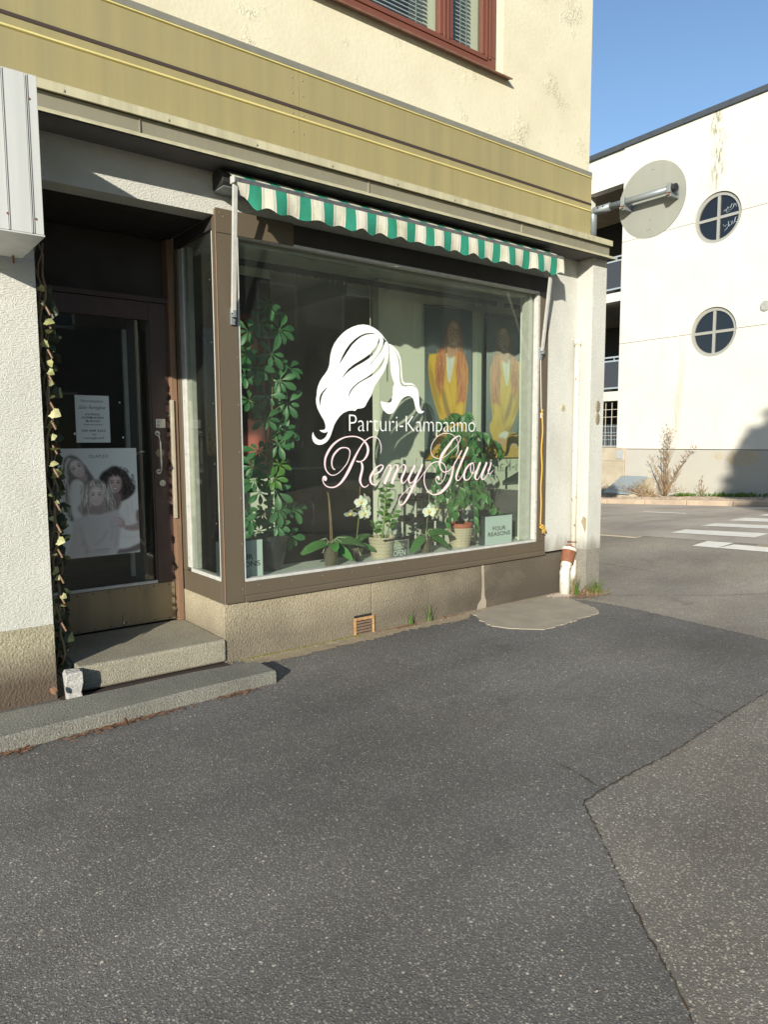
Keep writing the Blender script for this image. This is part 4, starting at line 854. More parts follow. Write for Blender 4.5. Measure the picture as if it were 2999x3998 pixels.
# papers on the door
nt_ = bx('paper_notice', 'paper', None, 1.350, 1.576, 5.119, 5.1195, 1.497, 1.818)
tag(nt_, 'white opening-hours notice taped inside the door glass', 'notice'); OFF[nt_.name] = nt_.location.copy()
def tx(body, x0, x1, z, cap, off=.0, sh=0.): text('lettering', body, 'ink', nt_, x0, x1, 5.1186, z, cap, off, sh)
tx('Parturi-kampaamo', 1.388, 1.535, 1.772, .018, -.002, .45); tx('Salon Remyglow', 1.372, 1.552, 1.726, .023, -.002, .45)
tx('AVOINNA', 1.412, 1.512, 1.682, .014, .010); tx('SOPIMUKSEN', 1.392, 1.534, 1.660, .014, .010); tx('MUKAAN', 1.416, 1.512, 1.637, .014, .010)
tx('Ajanvaraukset:', 1.400, 1.530, 1.616, .010, .01); tx('040 848 6553', 1.386, 1.544, 1.571, .014, .010); tx('tai', 1.452, 1.480, 1.548, .011, .010); tx('remyglow.fi', 1.400, 1.532, 1.522, .013, .010)
for (x, z), w_ in zip(((1.645, 1.77), (1.355, 1.56), (1.36, 1.525), (1.66, 1.525), (1.335, 1.55)), ('high right of the notice', 'at lower left corner of the notice', 'just below left corner of the notice', 'low right of the notice', 'farthest left beside the notice')):
    o = bx('tape_scrap', 'paper', None, x, x+random.uniform(.006, .016), 5.1225, 5.1235, z, z+random.uniform(.008, .016))
    o.name = 'tape_scrap'; tag(o, 'scrap of white tape on the door glass, '+w_, 'tape', 'tape scraps on the door glass')
# poster of three women
P3 = Pic(190, 265, (190, 202, 200))
def q3(L): return [((x-85)/1255, (y-190)/1700) for x, y in L]
def pl(L, c, al=1., soft=1): P3.poly(q3(catmull(L+[L[0]], 4)), c, al, soft)
def ln(L, w, c, al=1., soft=0): P3.line(q3(L), w/1255., c, al, soft)
def el(x, y, rx, ry, c, rot=0., al=1., soft=2): P3.ell((x-85)/1255, (y-190)/1700, rx/1255, ry/1700, c, rot, al, soft, 1700/1255)
rr = random.Random(4)
def strands(n, f, w, cols, al=.55):
    for _ in range(n): ln(f(), w, rr.choice(cols), al)
def face(x, y, s, rot, skin, dark, lite, lip, hairc):
    """a smiling face, about s wide, turned by rot"""
    c_, s_ = math.cos(rot), math.sin(rot)
    def T(u, v): return (x+(u*c_-v*s_)*s, y+(u*s_+v*c_)*s)
    E = lambda u, v, rx, ry, c, al=1., soft=2, r=0.: el(*T(u, v), rx*s, ry*s, c, rot+r, al, soft)
    E(0, .05, .50, .66, skin); E(0, .42, .34, .30, skin); E(.33, .10, .17, .5, dark, .45, 5); E(-.36, .15, .15, .45, dark, .35, 5); E(0, -.32, .33, .20, lite, .7, 5); E(-.02, .10, .08, .22, lite, .6, 3); E(.22, .22, .12, .10, lite, .5, 4); E(-.24, .22, .12, .10, lite, .5, 4); E(0, .66, .22, .07, dark, .5, 4)
    for sg in (-1, 1):
        ln([T(sg*.13, -.16), T(sg*.23, -.21), T(sg*.35, -.15)], .055*s, hairc, .75)
        ln([T(sg*.14, -.03), T(sg*.23, -.065), T(sg*.33, -.02)], .05*s, (46, 34, 34), .85); E(sg*.235, -.025, .05, .045, (52, 40, 40), .85, 0)
    ln([T(-.07, .20), T(0, .235), T(.08, .20)], .045*s, dark, .8); ln([T(-.06, .0), T(-.05, .12)], .03*s, dark, .4)
    P3.poly(q3([T(-.21, .36), T(-.08, .345), T(0, .36), T(.08, .345), T(.21, .35), T(.12, .47), T(0, .51), T(-.12, .47)]), lip, .95, 1)
    P3.poly(q3([T(-.16, .375), T(0, .385), T(.16, .37), T(.09, .44), T(0, .455), T(-.09, .44)]), (242, 234, 230), .95, 0)
# left woman
pl([(150, 430), (200, 330), (290, 292), (400, 335), (480, 440), (560, 570), (640, 690), (600, 900), (470, 1100), (330, 1260), (245, 1310), (190, 1150), (140, 900), (122, 640)], (112, 102, 98), 1, 2)
strands(120, lambda: (lambda x, y: [(x, y), (x+rr.uniform(-15, 15), y+160), (x+rr.uniform(-10, 45), y+330)])(rr.uniform(140, 230), rr.uniform(400, 950)), 9, [(186, 178, 172), (150, 140, 134), (206, 198, 192), (92, 82, 80)])
strands(40, lambda: (lambda x, y: [(x, y), (x+60, y+90), (x+120, y+190)])(rr.uniform(430, 500), rr.uniform(430, 520)), 9, [(70, 62, 62), (140, 128, 122), (96, 86, 84)])
pl([(262, 760), (300, 690), (380, 662), (450, 700), (485, 800), (470, 1000), (425, 1280), (300, 1280), (252, 1110), (245, 900)], (204, 204, 199), 1, 2)
ln([(455, 705), (487, 790), (478, 940)], 13, (118, 110, 106), .7, 1); ln([(290, 760), (270, 900), (285, 1100)], 22, (182, 182, 178), .5, 4)
pl([(400, 600), (520, 585), (520, 690), (470, 712), (400, 672)], (168, 136, 130), 1, 2)
face(372, 490, 205, -.50, (208, 178, 168), (164, 126, 118), (228, 206, 198), (158, 82, 84), (104, 84, 78))
strands(26, lambda: (lambda t: [(230+t*100, 330+t*20), (200+t*40, 430), (190+t*20, 560)])(rr.random()), 9, [(176, 168, 162), (140, 130, 124), (200, 192, 186)], .6)
# woman with dark curls
pl([(850, 520), (930, 475), (1010, 480), (1100, 530), (1180, 610), (1250, 720), (1300, 820), (1270, 920), (1180, 1000), (1060, 1045), (1000, 1000), (900, 940), (860, 900), (760, 760), (712, 660), (765, 570)], (46, 36, 37), 1, 2)
for _ in range(420):
    a = rr.uniform(0, 6.28); r = rr.uniform(.45, 1.04); x = 1005+285*r*math.cos(a); y = 745+265*r*math.sin(a)
    ln([(x, y), (x+rr.uniform(-20, 20), y+14), (x+rr.uniform(-20, 20), y+30)], 8, rr.choice([(26, 20, 22), (78, 62, 60), (104, 84, 78), (36, 28, 28), (56, 44, 44)]), .75)
pl([(1010, 1070), (1180, 1005), (1290, 925), (1340, 950), (1345, 1400), (1345, 1780), (1150, 1800), (970, 1790), (1020, 1450), (1032, 1280), (1002, 1150)], (212, 208, 203), 1, 2)
pl([(900, 900), (1050, 920), (1055, 1060), (990, 1180), (935, 1140)], (138, 98, 94), 1, 3)
face(965, 745, 215, .08, (190, 142, 132), (138, 94, 88), (214, 172, 160), (150, 78, 82), (52, 38, 38))
for _ in range(60):
    x = rr.uniform(845, 1090); y = rr.uniform(560, 618)-abs(x-965)*-.12; ln([(x, y), (x+rr.uniform(-16, 16), y+14), (x+rr.uniform(-12, 12), y+24)], 8, rr.choice([(30, 22, 24), (66, 52, 50), (44, 34, 35)]), .85)
for q in ([(1150, 1100), (1160, 1300)], [(1230, 1060), (1240, 1250)], [(1040, 1250), (1130, 1340), (1220, 1430)], [(1060, 1600), (1200, 1640), (1330, 1600)]): ln(q, 16, (178, 172, 168), .6, 2)
pl([(1295, 1210), (1342, 1200), (1342, 1420), (1290, 1340)], (146, 104, 100), 1, 2); pl([(1095, 1430), (1230, 1430), (1342, 1390), (1342, 1515), (1200, 1522), (1090, 1490)], (178, 132, 124), 1, 2)
pl([(970, 1805), (1150, 1800), (1345, 1740), (1345, 1850), (960, 1885)], (122, 100, 100), 1, 2)
# woman in front
pl([(350, 1110), (430, 1000), (455, 860), (505, 745), (600, 682), (700, 682), (800, 742), (872, 860), (920, 1000), (965, 1110), (870, 1235), (800, 1240), (545, 1230), (470, 1280), (400, 1200)], (158, 142, 130), 1, 2)
strands(170, lambda: (lambda sd, x, y, dx: [(x, y), (x+dx*.5, y+75), (x+dx, y+150)])(*(lambda sd: (sd, 665+sd*rr.uniform(95, 250), rr.uniform(740, 1080), sd*rr.uniform(-20, 60)))(rr.choice((-1, 1)))), 8, [(214, 202, 188), (112, 94, 84), (140, 122, 110), (228, 218, 206), (92, 76, 70), (190, 176, 162)], .65)
pl([(268, 1330), (330, 1272), (480, 1232), (560, 1215), (690, 1240), (820, 1206), (960, 1192), (1010, 1240), (1032, 1400), (1005, 1640), (935, 1880), (640, 1905), (400, 1920), (200, 1910), (168, 1840), (250, 1560)], (192, 180, 178), 1, 2)
pl([(565, 1090), (740, 1080), (795, 1195), (700, 1228), (565, 1206), (530, 1170)], (162, 126, 120), 1, 3)
face(655, 925, 220, .02, (216, 184, 172), (172, 130, 120), (234, 208, 198), (170, 88, 92), (110, 88, 80))
strands(50, lambda: (lambda t: [(640+t*30, 690), (645+t*100, 725), (650+t*135, 775)])(rr.uniform(-1, 1)), 8, [(206, 194, 178), (110, 92, 82), (150, 132, 120), (226, 214, 200)], .7)
pl([(610, 690), (690, 684), (745, 735), (700, 752), (650, 728)], (84, 66, 60), .7, 2)
for q, w in (([(380, 1400), (412, 1560), (395, 1720)], 20), ([(872, 1330), (892, 1500), (855, 1650)], 18), ([(430, 1620), (470, 1760), (450, 1840)], 34), ([(440, 1790), (600, 1812), (800, 1800)], 22), ([(560, 1880), (700, 1862), (820, 1812)], 16), ([(600, 1700), (720, 1620), (800, 1500)], 26), ([(930, 1300), (960, 1500), (930, 1750)], 20)): ln(q, w, (132, 116, 118), .5, 3)
ln([(340, 1420), (320, 1600), (270, 1780)], 40, (190, 178, 176), .6, 5); ln([(640, 1340), (620, 1500), (600, 1640)], 60, (184, 172, 170), .6, 7); ln([(520, 1232), (640, 1264), (800, 1216)], 16, (198, 188, 186), .8, 1)
pl([(930, 1330), (990, 1300), (1070, 1320), (1110, 1420), (1070, 1470), (980, 1430)], (184, 142, 134), 1, 2)
for y in (1328, 1358, 1392): ln([(938, y), (990, y+3), (1045, y+14)], 17, (216, 188, 180), .85, 1)
lum = P3.a @ np.array((.3, .55, .15)); P3.a = np.clip((lum[..., None]+.42*(P3.a-lum[..., None])-.12)*1.3+.15, .01, .9)
po = P3.sheet('print', None, 1.222, 1.752, 5.1185, .705, 1.457); po.name = 'salon_poster'; OFF[po.name] = po.location.copy()
tag(po, 'poster of three smiling women taped inside the door glass', 'poster')
text('lettering', 'OLAPLEX', 'ink', po, 1.425, 1.555, 5.1178, 1.391, .022, -.006, 0, 1.1)
text('small_lettering', 'AUTHENTIC BEAUTY', 'ink', po, 1.43, 1.55, 5.1178, .748, .006, -.004, 0, 1.0)

# artificial ivy hanging at the left side of the doorway
IV = thing('ivy_garland', 'trailing ivy garland hanging down left side of the door recess', 'ivy', (1.03, 4.45, .1))
for k in range(3):
    pts = []
    for i in range(40):
        z = 2.62-i*.0625; pts.append((1.02+.018*math.sin(i*.55+k*2.1)+.010*math.sin(i*1.7+k)+(.03 if i > 3 else 0)*k*.35, 4.44+.02*math.cos(i*.6+k*1.7)+.02*k, z))
    MB().tube(pts, .0055 if k else .007, 6).build('vine', 'stem', IV, smooth=True)
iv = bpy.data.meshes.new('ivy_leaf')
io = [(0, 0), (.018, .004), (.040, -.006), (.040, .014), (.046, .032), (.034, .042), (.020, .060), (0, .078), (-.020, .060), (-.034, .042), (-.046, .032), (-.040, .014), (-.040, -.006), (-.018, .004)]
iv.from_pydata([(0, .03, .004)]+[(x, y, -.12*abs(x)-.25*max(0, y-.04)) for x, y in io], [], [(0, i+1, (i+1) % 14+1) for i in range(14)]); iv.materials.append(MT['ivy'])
ivd = iv.copy(); ivd.materials.clear(); ivd.materials.append(MT['ivy_shaded'])
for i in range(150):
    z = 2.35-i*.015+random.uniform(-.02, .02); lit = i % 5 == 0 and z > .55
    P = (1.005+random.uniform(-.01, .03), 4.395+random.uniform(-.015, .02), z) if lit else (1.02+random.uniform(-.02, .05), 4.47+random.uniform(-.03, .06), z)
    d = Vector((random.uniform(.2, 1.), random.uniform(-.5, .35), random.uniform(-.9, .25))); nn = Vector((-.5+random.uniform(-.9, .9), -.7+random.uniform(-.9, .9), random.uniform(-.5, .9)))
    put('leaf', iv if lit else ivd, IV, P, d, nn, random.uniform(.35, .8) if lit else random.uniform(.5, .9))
for i in range(14):
    z = 2.3-i*.14+random.uniform(-.04, .04); P = Vector((1.03, 4.41, z)); MB().tube([P, P+Vector((.012, -.012, -.03)), P+Vector((.02, -.015, -.05))], .006, 6).build('twig', 'jamb', IV)

# plants and litter at the foot of the wall
def tuft(name, label, c, n, hmin, hmax, spread, lean=.5, mat='grass', r=.03):
    m = MB()
    for _ in range(n):
        a = random.uniform(0, 6.28); b = Vector((c[0]+random.gauss(0, r), c[1]+random.gauss(0, r*.7), c[2])); L = random.uniform(hmin, hmax); out = Vector((math.cos(a), math.sin(a)*.8, 0)); w = random.uniform(.0025, .005)
        if b.y > 4.355: b.y = 4.35
        side = Vector((-out.y, out.x, 0))*w; pts = []
        for k in range(5):
            t = k/4; q = b+Vector((0, 0, L*t*(1-.35*lean*t*random.uniform(.5, 1.2))))+out*(spread*L*t*t)
            if q.y > 4.358 and q.x < 5.78: q.y = 4.358
            pts.append((q-side*(1-t), q+side*(1-t)))
        m.add([tuple(p) for pr in pts for p in pr], [(2*k, 2*k+1, 2*k+3, 2*k+2) for k in range(4)])
    return tag(m.build(name, mat, None, org=c, recalc=False), label, 'grass')
tuft('grass_tuft', 'upright green grass tuft in front of the broken drain pipe', (5.63, 4.20, .005), 46, .10, .26, .35, r=.022)
tuft('grass_tuft', 'bushy green grass tuft at the foot of the pier', (5.86, 4.13, .005), 90, .08, .22, .8, .8, r=.045)
tuft('grass_tuft', 'thin pair of grass blades just right of the rusty air grille', (3.66, 4.335, .005), 12, .07, .16, .25, r=.012)
tuft('grass_tuft', 'larger thin grass sprout farther right of the rusty air grille', (3.86, 4.33, .005), 16, .07, .20, .45, r=.014)
tuft('dry_grass_tuft', 'dry brown grass lying round the pier foot', (5.78, 4.15, .005), 120, .05, .15, 1.5, .9, 'drygrass', .08)
wd = thing('weed_sprig', 'thin brown weed sprig growing before the drain pipe', 'weed', (5.565, 4.18, 0))
for k in range(4): MB().tube([(5.565+.01*k, 4.19, 0), (5.56+.015*k, 4.185, .1), (5.55+.025*k, 4.18, .17+.02*k)], .0025, 5).build('stalk', 'drygrass', wd)
def litter(name, label, pts, mat, size, cat):
    m = MB()
    for x, y, z in pts:
        a = random.uniform(0, 6.28); L = random.uniform(.4, 1.)*size; w = size*random.uniform(.06, .14); dx, dy = math.cos(a)*L, math.sin(a)*L*.6; nx_, ny_ = -math.sin(a)*w, math.cos(a)*w; t = random.uniform(-.1, .25)*L
        m.add([(x-dx-nx_, y-dy-ny_, z), (x+dx-nx_, y+dy-ny_, z+abs(t)), (x+dx+nx_, y+dy+ny_, z+abs(t)+.001), (x-dx+nx_, y-dy+ny_, z+.001)], [(0, 1, 2, 3)])
    return tag(m.build(name, mat, None, org=(0, 0, 0), recalc=False), label, cat, kind='stuff')
pts = []
for _ in range(620):
    x = random.choice((random.gauss(1.18, .12), random.gauss(1.02, .10), random.gauss(.62, .06), random.gauss(1.85, .08), random.gauss(1.25, .2))); yf = 3.745+.055*smooth01((x-.4)/1.7)
    pts.append((x, yf-.006-abs(random.gauss(0, .028)), .0065+random.uniform(0, .006)))
litter('pine_needles', 'rust brown pine needles gathered along the kerb stone', pts, 'needle', .022, 'needles')
pts = [(random.uniform(3.3, 4.3), 4.355-abs(random.gauss(0, .025)), .009) for _ in range(260)]+[(random.gauss(3.60, .06), 4.34-abs(random.gauss(0, .02)), .01) for _ in range(160)]+[(random.gauss(5.70, .12), 4.12+random.gauss(0, .05), .009) for _ in range(420)]
litter('dry_litter', 'reddish dry plant litter at the foot of the wall', pts, 'needle', .018, 'litter')
def clumps(name, label, pts, mat, cat):
    m = MB()
    for x, y, z, r in pts:
        vs = []; 
        for rr_, hh in ((1., 0.), (.8, .35), (.35, .6)):
            for k in range(6): a = k*math.pi/3+rr_; vs.append((x+r*rr_*math.cos(a)*random.uniform(.7, 1.2), y+r*rr_*math.sin(a)*random.uniform(.5, 1.), z+r*hh))
        m.add(vs, [(6*j+k, 6*j+(k+1) % 6, 6*j+6+(k+1) % 6, 6*j+6+k) for j in (0, 1) for k in range(6)]+[tuple(12+k for k in range(6))])
    return tag(m.build(name, mat, None, org=(0, 0, 0)), label, cat, kind='stuff')
clumps('moss', 'yellow green moss along the wall foot', [(random.choice((random.uniform(2.2, 3.2), random.gauss(2.75, .12), random.gauss(2.35, .1), random.gauss(3.1, .05))), 4.36-abs(random.gauss(0, .018)), .004, random.uniform(.004, .013)) for _ in range(700)], 'moss', 'moss')
clumps('grit', 'pale grit and pebbles swept against the wall', [(random.uniform(2.2, 5.5), 4.35-abs(random.gauss(0, .05)), .006, random.uniform(.002, .006)) for _ in range(1000)]+[(random.gauss(5.48, .08), 4.26+random.gauss(0, .045), .007, random.uniform(.004, .010)) for _ in range(360)]+[(random.uniform(-.5, 5.), random.uniform(1., 3.7), .0045, random.uniform(.0015, .005)) for _ in range(260)], 'pebble', 'grit')
# fallen leaf and bits
lm = leaf_mesh('dead_leaf', .05, .03, (.1, .7, 1, .8, .2), -.3, .5, 'needle')
for k, (x, y, z, lab) in enumerate(((4.02, 4.30, .012, 'curled brown leaf on the pavement right of the grass sprouts'), (.96, 4.24, .085, 'dead brown leaf on the kerb beside the granite block'), (.93, 4.20, .085, 'dry curled leaf at the foot of the left wall'), (1.17, 3.70, .01, 'pale dry leaf in the needles by the kerb'))):
    o = bpy.data.objects.new('dead_leaf', lm); COL.objects.link(o); o.location = (x, y, z); o.rotation_euler = (.5*k, .4, 1.3*k); tag(o, lab, 'leaf')

# ================================================================== INSIDE THE SHOP WINDOW
# mirror on the right-hand side wall
mr = thing('wall_mirror', 'tall mirror at right end of the window display doubling the yellow poster', 'mirror', (5.272, 4.97, .56))
bx('mirror_glass', 'mirror', mr, 5.270, 5.2755, 4.60, 5.187, 1.02, 2.90); bx('lower_panel', 'room_dark', mr, 5.269, 5.2755, 4.60, 5.187, .56, 1.015)
# yellow jacket poster
K = Pic(170, 390, (98, 116, 119)); AS = 2.29
def qk(L): return [((x-192)/600, (y-115)/1925) for x, y in L]
def kp(L, c, al=1, soft=1): K.poly(qk(catmull(L+[L[0]], 4)), c, al, soft)
def kl(L, w, c, al=1, soft=0): K.line(qk(L), w, c, al, soft, 1925/600)
def ke(x, y, rx, ry, c, al=1, soft=2, rot=0.): K.ell((x-192)/600, (y-115)/1925, rx/600, ry/1925, c, rot, al, soft, 1925/600)
rk = random.Random(9)
ke(500, 500, 420, 600, (74, 84, 88), .8, 30)
kp([(200, 2036), (290, 1870), (350, 1700), (560, 1690), (700, 1760), (790, 1810), (790, 2036)], (200, 160, 56), 1, 2)
kp([(250, 716), (350, 700), (430, 690), (560, 690), (690, 752), (735, 830), (738, 1050), (720, 1260), (700, 1500), (738, 1580), (722, 1700), (640, 1800), (560, 1740), (470, 1690), (400, 1570), (335, 1390), (262, 1110), (236, 860)], (216, 178, 66), 1, 1)
kp([(240, 780), (275, 900), (318, 1050), (362, 1250), (400, 1480), (340, 1380), (268, 1120), (240, 900)], (150, 128, 66), .75, 4)
kp([(392, 1150), (430, 1130), (470, 1290), (520, 1450), (550, 1600), (520, 1590), (440, 1400)], (128, 106, 70), .8, 3)
for q, w in (([(545, 1330), (548, 1420), (556, 1570)], .014), ([(470, 900), (500, 1100), (540, 1330)], .014), ([(600, 1150), (575, 1380), (558, 1520)], .014), ([(690, 900), (700, 1200), (680, 1450)], .02)): kl(q, w, (150, 116, 44), .8, 1)
for q in ([(420, 1430), (470, 1500), (430, 1560)], [(350, 1300), (400, 1400), (420, 1500)], [(600, 1560), (650, 1640), (640, 1720)], [(300, 1950), (420, 1930), (520, 1950)], [(280, 950), (330, 1100), (370, 1250)], [(620, 1500), (600, 1600), (560, 1660)], [(340, 1850), (420, 1830), (520, 1860)]): kl(q, .025, (176, 138, 46), .55, 3)
for q in ([(320, 800), (360, 950), (400, 1100)], [(640, 1350), (650, 1450), (640, 1550)], [(450, 1480), (520, 1560), (560, 1640)], [(480, 1100), (510, 1220), (530, 1320)]): kl(q, .04, (232, 198, 90), .55, 4)
kp([(400, 1570), (470, 1610), (560, 1690), (470, 1720), (385, 1640)], (140, 114, 54), .6, 4)
kp([(460, 1690), (520, 1670), (600, 1720), (585, 1790), (500, 1770)], (222, 224, 214)); kp([(520, 1770), (600, 1760), (645, 1850), (605, 1950), (545, 1900)], (206, 160, 128), 1, 2)
for i in range(4): kl([(560+i*18, 1800), (575+i*16, 1880), (580+i*12, 1940)], .012, (170, 120, 94), .6, 1)
kp([(450, 690), (560, 684), (545, 860), (497, 1060), (465, 900)], (216, 220, 211)); kl([(490, 740), (512, 830), (500, 1000)], .012, (170, 176, 168), .8, 1); kl([(452, 700), (500, 742), (552, 692)], .016, (176, 180, 172), .8, 1)
kp([(480, 560), (600, 560), (585, 690), (505, 738), (470, 690)], (186, 142, 110), 1, 2); ke(540, 600, 60, 40, (140, 98, 76), .6, 5)
kp([(460, 320), (515, 252), (585, 245), (630, 290), (650, 420), (665, 620), (640, 700), (600, 560), (480, 560), (440, 690), (350, 742), (385, 620), (440, 430)], (104, 62, 42), 1, 2)
kp([(360, 690), (440, 640), (456, 800), (432, 1010), (392, 1200), (378, 1240), (340, 1050), (325, 900)], (186, 116, 70), 1, 2); kp([(590, 640), (660, 650), (720, 800), (732, 1050), (705, 1290), (640, 1290), (590, 1340), (612, 1150), (582, 900)], (188, 118, 72), 1, 2)
for _ in range(260):
    if rk.random() < .5: x = rk.uniform(335, 450); y = rk.uniform(620, 960)
    else: x = rk.uniform(585, 722); y = rk.uniform(620, 1080)
    kl([(x, y), (x+rk.uniform(-14, 14), y+90), (x+rk.uniform(-24, 14), y+200)], .007, rk.choice([(222, 158, 104), (160, 92, 56), (140, 78, 50), (236, 182, 130), (120, 66, 44)]), .5)
for _ in range(60):
    x = rk.choice((rk.uniform(440, 490), rk.uniform(610, 660))); kl([(x+ (20 if x < 500 else -15), 320), (x, 430), (x-(20 if x < 500 else -8), 640)], .006, rk.choice([(140, 86, 58), (80, 46, 32), (170, 110, 74)]), .6)
ke(553, 425, 74, 150, (212, 172, 140)); ke(540, 500, 50, 70, (206, 164, 132)); ke(610, 440, 22, 120, (168, 120, 92), .6, 5); ke(505, 470, 18, 90, (178, 132, 102), .5, 5); ke(550, 330, 44, 36, (228, 194, 164), .7, 5); ke(546, 440, 12, 50, (230, 196, 168), .6, 3)
for x, y in ((512, 388), (596, 420)):
    kl([(x+44*math.cos(t*.6283), y+54*math.sin(t*.6283)) for t in range(11)], .010, (60, 42, 36), .9); ke(x+4, y+2, 17, 9, (52, 38, 34), .9, 1); kl([(x-28, y-30), (x+2, y-40), (x+32, y-26)], .012, (116, 76, 54), .8, 1)
kl([(552, 445), (532, 474), (552, 482)], .012, (150, 104, 80), .8, 1); kp([(502, 510), (530, 498), (556, 520), (530, 538), (510, 528)], (160, 84, 78), .9, 1)
ps = K.sheet('hanging_poster', None, 4.535, 5.165, 5.16, 1.315, 2.772); OFF[ps.name] = ps.location.copy(); tag(ps, 'tall hanging poster of a long-haired person in a yellow jacket', 'poster')
text('lettering', 'KCCOLOR', 'paper', ps, 4.625, 4.80, 5.1585, 1.452, .024, .004); text('lettering', 'Luxusta', 'paper', ps, 4.63, 4.73, 5.1585, 1.418, .016, -.006)
text('emblem', '«', 'paper', ps, 4.625, 4.655, 5.1585, 1.50, .04, -.004)
MB().tube([(4.54, 5.165, 2.772), (4.85, 5.18, 2.80), (5.16, 5.165, 2.772)], .003, 5).build('hanging_cord', 'dark', ps)
bx('poster_rail', 'dark', ps, 4.53, 5.17, 5.1615, 5.17, 2.765, 2.778)
# auburn portrait behind the umbrella plant
Q = Pic(60, 200, (58, 48, 46)); AQ = 3.6
Q.ell(.45, .32, .42, .13, (132, 70, 48), soft=3, asp=AQ); Q.ell(.5, .34, .22, .075, (205, 150, 116), soft=2, asp=AQ); Q.poly([(.1, .45), (.8, .42), (.95, .8), (.6, .98), (.05, .95)], (96, 62, 54), soft=4); Q.poly([(.05, .80), (.7, .78), (.7, .88), (.05, .9)], (206, 120, 112), soft=3)
pq = Q.sheet('dark_portrait_poster', None, 2.52, 2.985, 5.33, 1.20, 2.83); OFF[pq.name] = pq.location.copy(); tag(pq, 'dark portrait poster with auburn hair hanging behind the umbrella plant', 'poster')

def sign_box(x0, x1, y, lab, word=True):
    r = thing('display_sign', lab, 'sign', ((x0+x1)/2, y+.04, .546)); z0, z1 = .5465, .815
    bx('box', 'box_dark', r, x0, x1, y+.006, y+.085, z0, z1, .003); bx('face', 'box_face', r, x0+.004, x1-.004, y, y+.0055, z0+.004, z1-.004, .001)
    w = x1-x0
    text('lettering', 'FOUR', 'ink', r, x0+w*.27, x0+w*.75, y-.0012, z0+.132, .036, .012); text('lettering', 'REASONS', 'ink', r, x0+w*.10, x0+w*.92, y-.0012, z0+.082, .036, .012)
    return r
sign_box(4.645, 5.005, 4.455, 'pale mint FOUR REASONS display sign at right end of the sill')
sign_box(2.045+.03, 2.395, 4.455, 'pale mint FOUR REASONS display sign half hidden behind the left corner post')

# ---- umbrella plant
lf = leaf_mesh('leaflet', .112, .047, (.10, .12, .45, .85, 1., .88, .45), .22, .35, 'leaf'); lfy = leaf_mesh('leaflet', .10, .045, (.10, .12, .45, .85, 1., .88, .45), .22, .35, 'leaf_y')
U = thing('umbrella_plant', 'tall potted umbrella plant with round leaf whorls at left of the window', 'plant', (2.56, 4.64, .546))
MB().lathe((2.56, 4.66, .546), [(.075, 0), (.10, .05), (.125, .15), (.135, .26), (.125, .262), (.118, .24)], 28).build('pot', 'pot_d', U, smooth=True)
MB().lathe((2.56, 4.66, .76), [(.118, 0), (.11, .01), (.01, .02)], 20).build('soil', 'soil', U)
tr = []
for k in range(2):
    p = [(2.56+.02*k+.02*math.sin(i*.9+k*2), 4.68-.03*k+.02*math.cos(i*.7), .76+i*.19) for i in range(10)]; tr.append(p)
    MB().tube(p, [.010-.0005*i for i in range(10)], 7).build('stem', 'stem', U, smooth=True)
CL = [(2.61, 4.67, 2.48), (2.49, 4.62, 2.33), (2.65, 4.7, 2.44), (2.67, 4.64, 2.31), (2.59, 4.62, 2.13), (2.45, 4.59, 2.02), (2.76, 4.67, 2.04), (2.65, 4.62, 1.94), (2.56, 4.64, 1.83), (2.73, 4.65, 1.78), (2.52, 4.59, 1.66), (2.69, 4.65, 1.58), (2.63, 4.62, 1.48), (2.71, 4.67, 1.57), (2.63, 4.62, 1.33), (2.56, 4.57, 1.23), (2.61, 4.62, 1.13), (2.61, 4.6, 1.0), (2.78, 4.68, 0.99), (2.73, 4.67, 0.78), (2.61, 4.62, 0.88), (2.48, 4.74, 1.32), (2.54, 4.76, 1.43), (2.54, 4.76, 1.12), (2.55, 4.74, 0.96), (2.51, 4.78, 1.21), (2.47, 4.78, 0.93), (2.52, 4.74, 0.83), (2.48, 4.76, 2.3), (2.47, 4.77, 2.13), (2.48, 4.77, 1.8), (2.45, 4.78, 1.98)]
for ci, c in enumerate(CL):
    c = Vector(c); s = min((Vector(p) for p in tr[0]+tr[1]), key=lambda p: (p-c).length+.6*abs(p.z-(c.z-.08)))
    MB().tube([s, s.lerp(c, .6)+Vector((0, 0, .01)), c], .0028, 5).build('petiole', 'greenstem', U)
    ax = Vector((-.35+random.uniform(-.3, .3), -.85, .45+random.uniform(-.3, .35))).normalized(); a0 = random.uniform(0, 6.28); u = ax.orthogonal().normalized(); w = ax.cross(u); nl = random.choice((6, 7, 8))
    for k in range(nl):
        a = a0+k*2*math.pi/nl; d = (u*math.cos(a)+w*math.sin(a))+ax*random.uniform(.0, .35)+Vector((0, 0, -.25)); put('leaf', lfy if ci in (14, 15) else lf, U, c+d.normalized()*.004, d, ax, random.uniform(.7, 1.18))

